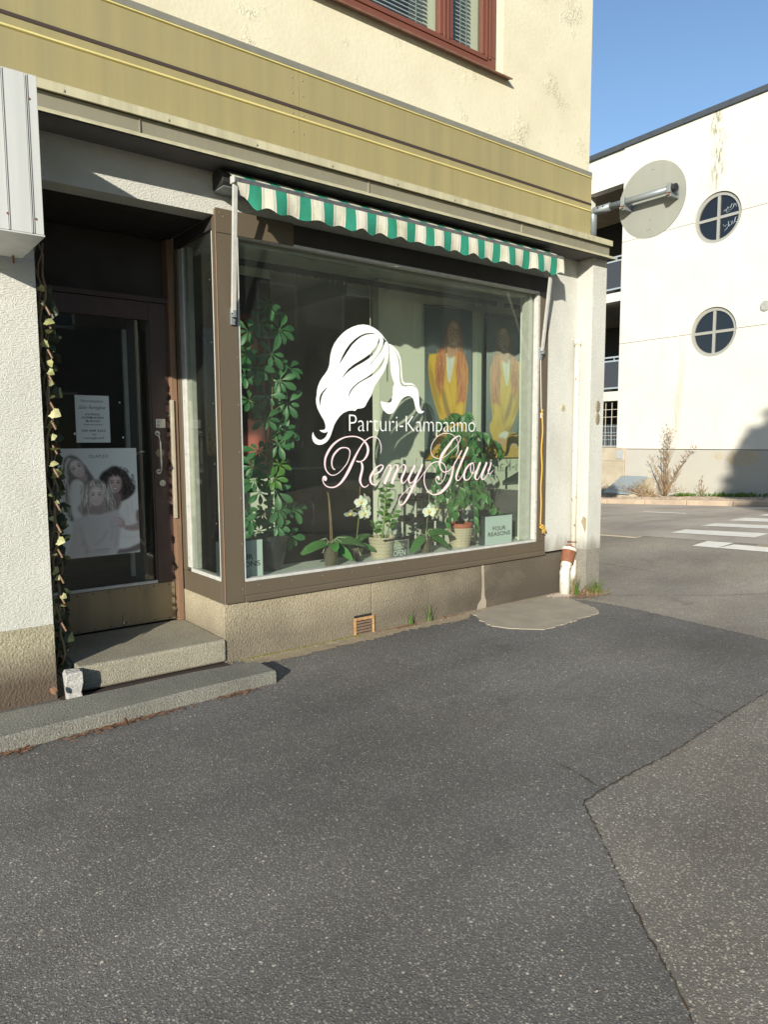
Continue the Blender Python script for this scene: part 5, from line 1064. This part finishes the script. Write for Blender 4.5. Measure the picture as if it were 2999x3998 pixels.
# ---- weeping fig
ff = leaf_mesh('fig_leaf', .105, .050, (.08, .62, 1., .92, .62, .25, .02), .30, .4, 'leaf_f')
F = thing('weeping_fig', 'bushy weeping fig in a beige pot at right of the window', 'plant', (4.47, 4.62, .546))
pf = MB(); nn_ = 36; vs = []
for j in range(15):
    z = .546+j*.0125; r = .085+.035*(j/14)+.0022*(j % 2)
    vs += [(4.47+(r+.0015*(k % 2))*math.cos(k*2*math.pi/nn_), 4.60+(r+.0015*(k % 2))*math.sin(k*2*math.pi/nn_), z) for k in range(nn_)]
pf.add(vs, [(j*nn_+k, j*nn_+(k+1) % nn_, (j+1)*nn_+(k+1) % nn_, (j+1)*nn_+k) for j in range(14) for k in range(nn_)]); pf.build('pot', 'pot_b', F)
MB().lathe((4.47, 4.60, .66), [(.09, 0), (.108, .06), (.112, .10), (.104, .10), (.098, .06), (.02, .055)], 24).build('inner_pot', 'pot_r', F, smooth=True)
MB().lathe((4.47, 4.60, .70), [(.098, 0), (.02, .022)], 18).build('soil', 'soil', F)
MB().tube([(4.47, 4.60, .70), (4.50, 4.62, .95), (4.53, 4.66, 1.2), (4.60, 4.68, 1.45), (4.66, 4.70, 1.68)], [.013, .011, .009, .006, .003], 8).build('trunk', 'stem', F, smooth=True)
cnt = 0; rf = random.Random(21)
for bi in range(30):
    t = rf.uniform(.1, 1.); z0 = .85+t*.85; base = Vector((4.46+.17*t, 4.62+.08*t, z0)); a = rf.uniform(0, 6.28)
    L = rf.uniform(.24, .56)*(1.15-.4*t); out = Vector((math.cos(a)*1.15, math.sin(a)*.42-.04, 0)); pp = []
    for k in range(7):
        s = k/6; q = base+out*(L*s)+Vector((0, 0, .10*math.sin(s*2.2)-L*.55*s*s)); q.y = max(4.46, min(4.90, q.y)); q.x = min(5.20, q.x); pp.append(q)
    MB().tube(pp, .0025, 4).build('branch', 'stem', F)
    for k in range(10):
        s = .25+.75*k/9; j = min(5, int(s*6)); q = pp[j].lerp(pp[j+1], s*6-j); d = Vector((rf.uniform(-.7, .7), rf.uniform(-.6, .3), rf.uniform(-1.1, -.25))); nn = Vector((-.4+rf.uniform(-.6, .6), -.8, rf.uniform(.1, .9)))
        put('leaf', ff, F, q, d, nn, rf.uniform(.75, 1.2)); cnt += 1
# ---- orchids
strap = leaf_mesh('strap_leaf', .25, .10, (.35, .65, .9, 1., 1., .85, .35), .55, .25, 'leaf_o'); pet = leaf_mesh('petal', .040, .042, (.25, .8, 1., .85, .35), .1, .1, 'petal'); sepal = leaf_mesh('petal', .040, .024, (.4, .9, 1., .8, .3), .1, .1, 'petal')
def flower(root, c, n, s=1.):
    s *= 1.35
    c = Vector(c); n = Vector(n).normalized(); r = n.cross(Vector((0, 0, 1))).normalized(); u = r.cross(n)
    for d, me in ((r, pet), (-r, pet), (u, sepal), (r*.75-u*.8, sepal), (-r*.75-u*.8, sepal)): put('petal', me, root, c+n*(.002 if me is pet else 0), d+n*.15, n, s)
    MB().dome(c-u*.004*s, tuple(n), .010*s, .014*s).build('lip', 'petal_y', root)
def orchid(lab, c, leaves, pot, roots, hgt_=.13, r0=.05, r1=.06):
    o = thing('orchid', lab, 'plant', (c[0], c[1], .546))
    MB().lathe((c[0], c[1], .546), [(r0, 0), (r1, hgt_)], 24, False).build('pot', pot, o, smooth=True)
    MB().lathe((c[0], c[1], .550), [(r0*.9, 0), (r1*.9, hgt_*.9), (.01, hgt_)], 16).build('bark', 'soil', o)
    z = .546+hgt_
    for a, t, s in leaves: put('leaf', strap, o, (c[0], c[1], z), (math.cos(a), math.sin(a)*.55-.15, t), (-.3-math.cos(a)*.3, -.45, .9), s)
    for k in range(roots):
        a = random.uniform(0, 6.28); L = random.uniform(.06, .13); p = Vector((c[0], c[1], z)); e = p+Vector((math.cos(a)*L, math.sin(a)*L*.5-.02, random.uniform(-.08, .05))); MB().tube([p, p.lerp(e, .5)+Vector((0, 0, .03)), e], .0028, 5).build('air_root', 'root', o)
    return o
o1 = orchid('flowerless orchid with drooping strap leaves and a bare staked stem', (3.00, 4.50), ((3.3, .25, .95), (4.4, .3, .80), (4.9, -.1, .75), (-.25, .3, 1.15), (.6, .2, .8)), 'pot_c', 9, .17, .05, .058)
MB().tube([(3.0, 4.5, .70), (2.995, 4.5, .9), (2.985, 4.5, 1.10)], .0045, 6).build('stake', 'stem', o1); MB().tube([(3.012, 4.495, .70), (3.004, 4.495, .9), (2.99, 4.498, 1.06), (2.975, 4.5, 1.115)], .004, 6).build('flower_stem', 'drygrass', o1)
o2 = orchid('orchid with a cluster of white flowers left of the beige pot', (3.30, 4.60), ((.5, .9, .75), (3.4, .3, .85), (2.6, .35, .7), (5.2, .1, .6)), 'pot_c', 10, .12, .05, .07)
MB().tube([(3.31, 4.6, .66), (3.33, 4.59, .85), (3.335, 4.585, 1.0), (3.345, 4.585, 1.14)], .0035, 6).build('stake', 'stem', o2); MB().tube([(3.31, 4.6, .66), (3.325, 4.59, .84), (3.33, 4.58, .93), (3.29, 4.575, .965), (3.245, 4.57, .95)], .003, 6).build('flower_stem', 'greenstem', o2)
for c, n in (((3.33, 4.555, 1.015), (-.5, -.8, .1)), ((3.395, 4.57, .985), (.5, -.8, 0)), ((3.355, 4.545, .925), (-.3, -.9, -.1)), ((3.40, 4.575, .91), (.4, -.7, -.2)), ((3.235, 4.565, .93), (-.3, -.5, -.7)), ((3.37, 4.55, .965), (.1, -.95, .1)), ((3.38, 4.56, 1.03), (.2, -.8, .3))): flower(o2, c, n, 1.0)
o3 = orchid('orchid with two white flowers standing before the weeping fig', (3.97, 4.50), ((-.5, .4, .95), (3.6, -.1, .8), (5.4, -.1, .85), (.5, .5, .8)), 'pot_c', 10, .15, .045, .055)
MB().tube([(3.97, 4.5, .68), (3.985, 4.5, .82), (4.0, 4.5, .92), (4.01, 4.5, 1.05)], .003, 6).build('flower_stem', 'greenstem', o3)
for c, n in (((3.985, 4.475, .905), (-.5, -.8, .1)), ((4.05, 4.48, .88), (.2, -.9, 0)), ((4.02, 4.49, .925), (.1, -.8, .3)), ((4.075, 4.485, .92), (.4, -.8, .1))): flower(o3, c, n, 1.1)
# ---- glossy upright plant in a woven pot
zz = leaf_mesh('glossy_leaf', .085, .046, (.1, .6, 1., .95, .65, .15), .1, .3, 'leaf_y')
Z = thing('glossy_pot_plant', 'upright plant with paired leaves in a woven beige pot', 'plant', (3.55, 4.56, .546))
pf = MB(); vs = []
for j in range(13):
    z = .546+j*.0145; r = .082+.028*(j/12)+.0025*(j % 2); vs += [(3.55+(r+.002*((k+j) % 2))*math.cos(k*2*math.pi/nn_), 4.57+(r+.002*((k+j) % 2))*math.sin(k*2*math.pi/nn_), z) for k in range(nn_)]
pf.add(vs, [(j*nn_+k, j*nn_+(k+1) % nn_, (j+1)*nn_+(k+1) % nn_, (j+1)*nn_+k) for j in range(12) for k in range(nn_)]); pf.build('pot', 'pot_b', Z)
MB().lathe((3.55, 4.57, .69), [(.10, 0), (.02, .01)], 18).build('soil', 'soil', Z)
for si_, (bx0, by0, tx0, ty0, tz0, r_) in enumerate(((3.545, 4.56, 3.60, 4.56, 1.17, .011), (3.58, 4.57, 3.72, 4.58, .95, .006), (3.52, 4.58, 3.49, 4.6, .85, .004), (3.57, 4.6, 3.66, 4.64, 1.05, .006))):
    p = [Vector((bx0+(tx0-bx0)*t, by0+(ty0-by0)*t, .69+(tz0-.69)*t)) for t in (0, .25, .5, .75, 1)]; MB().tube(p, [r_, r_*.9, r_*.7, r_*.5, r_*.3], 7).build('stem', 'greenstem', Z, smooth=True)
    nl = (7, 4, 3, 4)[si_]
    for k in range(nl):
        t = .35+.65*k/nl; q = p[0].lerp(p[-1], t)
        for s in (-1, 1): put('leaf', zz, Z, q, (s, random.uniform(-.8, .4), random.uniform(.1, .9)), (-.2, -.75, .6), random.uniform(.6, 1.1))
# ---- clear OPEN sign leaning on the pot
os_ = thing('open_sign', 'clear acrylic OPEN sign with a black top strip leaning on the woven pot', 'sign', (3.62, 4.455, .546))
bx('plate', 'pot_c', os_, 3.545, 3.745, 4.450, 4.453, .547, .70); bx('top_strip', 'dark', os_, 3.475, 3.73, 4.447, 4.456, .698, .708, .001)
text('lettering', 'OPEN', 'paper', os_, 3.575, 3.70, 4.4485, .566, .045, .012); text('lettering', 'Come in', 'paper', os_, 3.58, 3.69, 4.4485, .645, .020, -.005, .3); text('lettering', 'WE ARE', 'paper', os_, 3.60, 3.685, 4.4485, .622, .014, .0)
for z in (.553, .688): bx('frame_line', 'paper', os_, 3.555, 3.735, 4.4492, 4.4498, z, z+.002)
for x in (3.555, 3.733): bx('frame_line', 'paper', os_, x, x+.002, 4.4492, 4.4498, .5555, .6875)
# ---- rack of dark trays, cable, bottle
rk_ = thing('tray_rack', 'dark metal tray rack with white posts behind the plants', 'rack', (4.33, 5.05, .12))
for x in (4.24, 4.485):
    for y in (4.95, 5.14): MB().tube([(x, y, .12), (x, y, 1.34)], .011, 8).build('post', 'trim', rk_)
for z in (.35, .55, .75, .95, 1.15): bx('tray', 'dark', rk_, 4.20, 4.52, 4.93, 5.16, z, z+.05, .006)
cb = MB().tube([(4.62, 4.58, .552), (4.58, 4.60, .552), (4.60, 4.65, .56), (4.68, 4.62, .552), (4.70, 4.56, .552)], .004, 6).build('power_cable', 'dark', None); tag(cb, 'black power cable coiled behind the right display sign', 'cable')
ad = bx('power_adapter', 'dark', None, 4.555, 4.625, 4.555, 4.60, .5455, .575, .006); tag(ad, 'small black power adapter on the sill beside the fig pot', 'adapter')
sh = thing('back_shelf', 'dim shelf with a bottle at the back of the room', 'shelf', (4.4, 7.2, 1.0)); bx('board', 'trim', sh, 4.1, 5.0, 7.2, 7.4, 1.17, 1.19); bx('bottle', 'leaf_o', sh, 4.42, 4.52, 7.25, 7.33, 1.191, 1.42, .01); MB().tube([(4.47, 7.29, 1.42), (4.47, 7.29, 1.50)], .012, 8).build('pump', 'trim', sh)
ch = thing('salon_chair', 'dark salon chair with chrome arms deep in the room', 'chair', (3.5, 6.2, .12))
bx('seat', 'dark', ch, 3.2, 3.75, 5.95, 6.5, .55, .68, .04); bx('backrest', 'dark', ch, 3.22, 3.72, 6.45, 6.56, .68, 1.25, .04); MB().tube([(3.47, 6.2, .12), (3.47, 6.2, .55)], .04, 10).build('column', 'steel', ch); MB().lathe((3.47, 6.2, .12), [(.28, 0), (.26, .03)], 24).build('base', 'steel', ch)
for x in (3.17, 3.78): MB().tube([(x, 6.5, .95), (x, 6.3, .98), (x, 6.05, .95), (x, 5.97, .85), (x, 6.0, .65)], .013, 8).build('arm', 'steel', ch, smooth=True)

# ================================================================== ACROSS THE STREET: PARKING GARAGE
GX = 16.5
def gxf(p): return (p[0]+.056*(p[1]-9.), p[1], p[2])
G = thing('parking_garage', 'white concrete parking garage with round windows across the street', 'building', (GX, 9.0, 0))
def gb_(name, mat, *b, parent=G, bevel=0): return MB(gxf).box(*b).build(name, mat, parent, bevel)
cy1, cz1, cz2, RW = 8.585, 6.56, 3.985, .567
def semi(cz, up, z):
    """half-circle notch points from low y to high y along edge z"""
    out = []
    h0 = z-cz
    a0 = math.acos(max(-1, min(1, h0/RW))) if up else math.pi-math.acos(max(-1, min(1, h0/RW)))
    for i in range(65):
        a = -a0+2*a0*i/64
        out.append((cy1+RW*math.sin(a), cz+(RW*math.cos(a) if up else -RW*math.cos(a))))
    return out
yl, yr = -8., 11.165
def panel(name, z0, z1, bot=None, top=None):
    P = [(yl, z0)]
    if bot is not None: P += semi(bot, True, z0)
    P += [(yr, z0), (yr, z1)]
    if top is not None: P += semi(top, False, z1)[::-1]
    P += [(yl, z1)]
    MB(gxf).prism(P, 'x', GX, GX+.24).build(name, 'farwall', G)
panel('wall_panel', 1.262, 3.990, None, cz2); panel('wall_panel', 4.002, 6.567, cz2, cz1); panel('wall_panel', 6.579, 8.915, cz1, None)
gb_('plinth', 'farplinth', GX-.02, GX+.24, yl, 10.87, -.6, 1.245); gb_('core', 'dark', GX+.245, GX+.3, yl, yr, -.5, 8.9)
gb_('coping', 'coping', GX-.06, GX+.5, yl, 14., 8.918, 9.04)
gb_('end_face', 'farwall', GX+.01, GX+2.5, yr-.25, yr-.002, 1.25, 8.91) if False else None
for cz in (cz1, cz2):
    W2 = MB(gxf); n = 64
    for x, r in ((GX+.10, RW+.02), (GX+.045, RW+.02), (GX+.045, .485), (GX+.10, .485)): W2.v += [(x, cy1+r*math.sin(i*2*math.pi/n), cz+r*math.cos(i*2*math.pi/n)) for i in range(n)]
    W2.f = [(j*n+i, j*n+(i+1) % n, (j+1) % 4*n+(i+1) % n, (j+1) % 4*n+i) for j in range(4) for i in range(n)]
    w = W2.build('round_window', 'winring', G)
    MB(gxf).box(GX+.052, GX+.10, cy1-.032, cy1+.032, cz-.484, cz+.484).build('mullion', 'winring', w)
    for s in (-1, 1): MB(gxf).box(GX+.054, GX+.098, min(s*.034, s*.483)+cy1, max(s*.034, s*.483)+cy1, cz-.032, cz+.032).build('transom', 'winring', w)
    for sy in (-1, 1):
        for sz in (-1, 1):
            P = [(cy1+sy*.030, cz+sz*.030)]+[(cy1+sy*.486*math.sin(math.radians(4+82*i/12)), cz+sz*.486*math.cos(math.radians(4+82*i/12))) for i in range(13)]
            m = MB(gxf); m.prism(P, 'x', GX+.085, GX+.09); m.build('pane', 'darkglass', w)
# scribbled graffiti on two upper panes
gm = MB(gxf); rg = random.Random(3)
for y0, z0 in ((8.36, 6.72), (8.34, 6.36)):
    for r in range(2):
        p = [(GX+.0835-.0002*r, y0+.12-k*.024+rg.uniform(-.03, .03), z0-.02+k*.008+rg.uniform(-.05, .05)-.06*r) for k in range(14)]
        gm.tube(p, .006, 4)
gm.build('graffiti', 'hatch', bpy.data.objects['round_window'])
# open decks at the left, seen in a narrow strip
for z0, z1 in ((2.53, 2.775), (5.12, 5.345), (8.07, 8.915)): gb_('deck_edge', 'farwall', GX+.03, GX+.30, 11.168, 30., z0, z1)
for z in (2.58, 5.17): gb_('deck', 'conc_far', GX+.31, GX+9, 11.17, 30., z, z+.15)
gb_('roof_deck', 'conc_far', GX+.31, GX+9, yl, 30., 8.5, 8.7); gb_('deck_back', 'dark', GX+4, GX+4.2, 11.0, 32, 0, 8.5); gb_('deck_side', 'dark', GX+.32, GX+8, 11.0, 11.16, 0, 8.5); gb_('far_column', 'farwall', GX+.05, GX+.4, 12.35, 12.8, 1.3, 8.06)
for z0 in (2.86, 5.45):
    rl = MB(gxf).box(GX+.06, GX+.10, 11.18, 14., z0+.80, z0+.84).build('railing', 'grey_rail', G)
    for y in (11.36, 12.2, 13.0): MB(gxf).box(GX+.07, GX+.09, y, y+.025, z0+.74, z0+.7995).build('baluster', 'grey_rail', rl)
    for a, b in ((11.185, 12.4), (12.45, 13.8)):
        MB(gxf).box(GX+.09, GX+.10, a+.04, b-.04, z0+.03, z0+.70).build('infill_panel', 'navy', rl)
        for q in ((a, b, z0+.7, z0+.74), (a, b, z0-.01, z0+.03), (a, a+.04, z0+.0301, z0+.6999), (b-.04, b, z0+.0301, z0+.6999)): MB(gxf).box(GX+.07, GX+.11, *q).build('panel_frame', 'grey_rail', rl)
# ground level: grille bars and mesh fence above an old concrete wall
gr = MB(gxf).box(GX+.15, GX+.165, 11.18, 13.5, 1.30, 1.32).build('window_grille', 'rope_w', G)
for y in [11.25+.2*i for i in range(9)]: MB(gxf).box(GX+.15, GX+.165, y, y+.012, 1.321, 2.52).build('bar', 'rope_w', gr)
for z in (1.6, 1.85, 2.1, 2.3): MB(gxf).box(GX+.151, GX+.164, 11.18, 13.5, z, z+.012).build('bar', 'rope_w', gr)
gb_('inner_wall_glint', 'farwall', GX+3, GX+3.4, 12.2, 12.26, 1.6, 2.2)
fn = thing('mesh_fence', 'grey wire mesh fence on the old concrete wall', 'fence', (16.6, 11.8, 1.29))
for i in range(26): y = 11.19+i*.05; MB(gxf).box(GX+.02, GX+.026, y, y+.007, 1.29, 1.90).build('wire', 'grey_rail', fn)
for z in (1.33, 1.50, 1.68, 1.85): MB(gxf).box(GX+.0265, GX+.034, 11.17, 12.5, z, z+.01).build('rail', 'grey_rail', fn)
ow = thing('concrete_wall', 'old stained concrete wall with a sloping metal hatch beside the garage', 'wall', (16.4, 11.3, 0))
MB(gxf).box(GX-.06, GX+.22, 10.88, 13.5, -.4, .93).build('lower_wall', 'conc_far', ow, .01); MB(gxf).box(GX-.05, GX+.22, 10.88, 13.5, .932, 1.285).build('upper_wall', 'conc_far', ow, .01)
lv = MB(gxf).box(GX-.075, GX-.062, 10.94, 11.12, .99, 1.22).build('louvre', 'grey_rail', ow)
for i in range(5): MB(gxf).box(GX-.085, GX-.0755, 10.955, 11.105, 1.01+i*.04, 1.03+i*.04).build('louvre_slat', 'trim', lv)
hz = MB(gxf); hz.prism([(GX-.03, -.3), (GX-.85, -.3), (GX-.85, .14), (GX-.03, .54)], 'y', 9.99, 10.875); hz.build('hatch_base', 'conc_far', ow)
hl = MB(gxf); hl.prism([(GX-.10, .535), (GX-.92, .135), (GX-.92, .16), (GX-.10, .56)], 'y', 10.12, 10.90); hl.build('hatch_lid', 'hatch', ow, .005)
vt = MB(gxf).tube([(GX-.001, 7.38, 4.39), (GX-.03, 7.38, 4.39)], .11, 24).build('wall_vent', 'winring', G)
for i in range(6): MB(gxf).box(GX-.036, GX-.0305, 7.29, 7.47, 4.32+i*.026, 4.332+i*.026).build('vent_slat', 'trim', vt)
# peeling patches on the plinth
for P in ([(8.0, 1.22), (7.4, 1.23), (7.35, 1.05), (7.55, .92), (7.95, .90), (8.15, 1.02)], [(8.4, 1.12), (8.25, 1.2), (8.2, 1.05), (8.35, 1.02)]):
    m = MB(gxf); m.prism(P, 'x', GX-.024, GX-.0195); m.build('bare_patch', 'conc_far', G)

# far kerb, cobbled strip
for k in range(18):
    y0 = -2+k*1.02; y1 = y0+1.005; m = MB(); x0, x1 = 14.87, 15.05
    zz_ = lambda x, y, d: hgt(x, y)+d
    m.add([(x0, y0, zz_(x0, y0, -.1)), (x1, y0, zz_(x1, y0, -.1)), (x1, y1, zz_(x1, y1, -.1)), (x0, y1, zz_(x0, y1, -.1)), (x0+.01, y0, zz_(x0, y0, .118)), (x1, y0, zz_(x1, y0, .122)), (x1, y1, zz_(x1, y1, .122)), (x0+.01, y1, zz_(x0, y1, .118))],
          [(0, 3, 2, 1), (4, 5, 6, 7), (0, 1, 5, 4), (1, 2, 6, 5), (2, 3, 7, 6), (3, 0, 4, 7)])
    if y1 < 5.4 or y0 > 12: continue
    tag(m.build('kerb_stone', 'kerb', None, .012), 'pinkish granite kerb stone of the far pavement, number %s from the left' % ('first second third fourth fifth sixth seventh eighth'.split()[17-k-4] if 0 <= 17-k-4 < 8 else 'last'), 'kerb stone', 'kerb stones along the far pavement')
fw_ = ground_sheet('far_pavement', [15.051, 15.5, 16, 16.6], [-8+i for i in range(24)], .10, 'sand')
cbm = MB()
for i in range(11):
    for j in range(78):
        x = 15.07+i*.13; y = 5.0+j*.105+(.05 if i % 2 else 0)
        if x > 16.35: continue
        z = hgt(x, y)+.122+random.uniform(-.006, .006); a, b = .118, .096; t = random.uniform(-.01, .01)
        cbm.add([(x, y, z-.03), (x+a, y, z-.03), (x+a, y+b, z-.03), (x, y+b, z-.03), (x+.01, y+.01, z+t), (x+a-.01, y+.01, z), (x+a-.01, y+b-.01, z-t), (x+.01, y+b-.01, z)], [(4, 5, 6, 7), (0, 1, 5, 4), (1, 2, 6, 5), (2, 3, 7, 6), (3, 0, 4, 7)])
co = cbm.build('cobbles', 'kerb', fw_); co['kind'] = 'stuff'
# dry weeds by the far wall
def weed(lab, x, y, spec, name='dry_weed'):
    z = hgt(x, y)+.11; r = thing(name, lab, 'weed', (x, y, z)); tw = MB()
    for dy, H, n in spec:
        P = [Vector((x-.05*math.sin(t*2), y+dy*t*(.6+.4*t), z+H*t)) for t in (0, .2, .4, .6, .8, 1)]
        MB().tube(P, [.014, .012, .010, .008, .005, .002], 5).build('stalk', 'drygrass', r)
        for k in range(n):
            t = random.uniform(.12, .97); j = min(4, int(t*5)); q = P[j].lerp(P[j+1], t*5-j); s = random.choice((-1, 1)); L = random.uniform(.08, .24)*(1.15-t*.5)
            e = q+Vector((random.uniform(-.1, .1), s*L*random.uniform(.3, .9), L*random.uniform(.3, 1.))); tw.tube([q, q.lerp(e, .5)+Vector((0, 0, -.02)), e], [.004, .003, .0015], 4)
            for _ in range(5):
                g = q.lerp(e, random.uniform(.3, 1)); tw.tube([g, g+Vector((random.uniform(-.02, .02), random.uniform(-.03, .03), random.uniform(.0, .05)))], [.0045, .001], 4)
    t_ = tw.build('twigs', 'drygrass', r); t_['kind'] = 'stuff'; return r
weed('tall dry brown weed standing against the far plinth', 16.15, 9.42, ((.02, 1.85, 44), (-.12, 1.65, 40), (.45, 1.0, 26), (-.75, 1.25, 34), (.3, .7, 16), (-.35, .75, 18), (.1, 1.2, 20)))
weed('low sprawling dry weed hanging over the far kerb', 15.75, 9.6, ((.9, .28, 22), (-.6, .25, 20), (.5, .35, 18), (1.2, .18, 18), (-.9, .22, 18), (.2, .4, 18)), 'dry_weed')
weed('small dry weed at the old concrete wall', 15.9, 11.2, ((.1, .55, 10), (-.1, .45, 8)), 'dry_weed')
weed('thin dry stalk rising from the green weeds', 16.25, 8.55, ((.03, .45, 6), (-.05, .3, 4)), 'dry_weed')
gw = MB()
for _ in range(520):
    y = random.choice((random.uniform(6.2, 9.4), random.gauss(9.0, .15), random.gauss(8.1, .2), random.gauss(7.6, .12))); x = 16.28-abs(random.gauss(0, .11)); z = hgt(x, y)+.12; L = random.uniform(.03, .11); a = random.uniform(0, 6.28); q = Vector((x, y, z)); e = q+Vector((math.cos(a)*L*.7, math.sin(a)*L, L*random.uniform(.4, 1.3))); s = Vector((-math.sin(a), math.cos(a), 0))*L*.22; mdl = q.lerp(e, .55)
    gw.add([tuple(q), tuple(mdl+s), tuple(e), tuple(mdl-s)], [(0, 1, 2, 3)])
tag(gw.build('green_weeds', 'grass', None, org=(16.2, 8.5, 0), recalc=False), 'low green weeds along the foot of the garage', 'weeds', kind='stuff')

# ================================================================== BEHIND THE CAMERA (seen only in the glass)
OB = thing('reflector_house', 'unseen dark grey house on the near side reflected in the shop window', 'building', (14, -10, 0))  # unseen house, added and kept dark so the shop glass reflects little sky
bx('wall', 'facade_opp', OB, 2.5, 30, -16, -9.5, 0, 11)
bx('roof', 'coping', OB, 2.2, 30.3, -16.3, -9.2, 11, 11.4)
for r in range(3):
    for k in range(9):
        x = 4+k*2.9; z = 1.2+r*3.2; wd_ = bx('window', 'trim', OB, x, x+1.3, -9.52, -9.46, z, z+1.6); bx('pane', 'darkglass', wd_, x+.08, x+1.22, -9.459, -9.45, z+.08, z+1.52)
# dense tree whose shadow falls on the lower right of the garage wall
TR = thing('street_tree', 'leafy street tree shading the foot of the garage', 'tree', (-2.2, -7.2, 0))
MB().tube([(-2.2, -7.2, 0), (-2.15, -7.2, 2.5), (-2.25, -7.1, 5), (-2.2, -7.1, 8.5)], [.22, .18, .13, .05], 10).build('trunk', 'stem', TR, smooth=True)
tl = MB(); rt = np.random.default_rng(5)
for c, r in (((-2.4, -7.3, 7.3), 1.5), ((-1.9, -7.2, 7.9), 1.45), ((-2.6, -7.8, 7.9), 1.25), ((-1.2, -7.1, 7.1), 1.25), ((-2.0, -7.2, 6.3), 1.3)):
    MBb = rt.normal(size=(1500, 3)); MBb /= np.linalg.norm(MBb, axis=1)[:, None]; MBb *= (rt.uniform(.0, 1., (1500, 1))**.4)*r
    for q in MBb:
        p = Vector(c)+Vector(q); d = Vector(rt.normal(size=3)).normalized(); e = d.orthogonal().normalized()*.15; f = d.cross(e).normalized()*.22
        tl.add([tuple(p-f), tuple(p+e), tuple(p+f), tuple(p-e)], [(0, 1, 2, 3)])
tl.build('crown', 'leaf_f', TR, recalc=False)
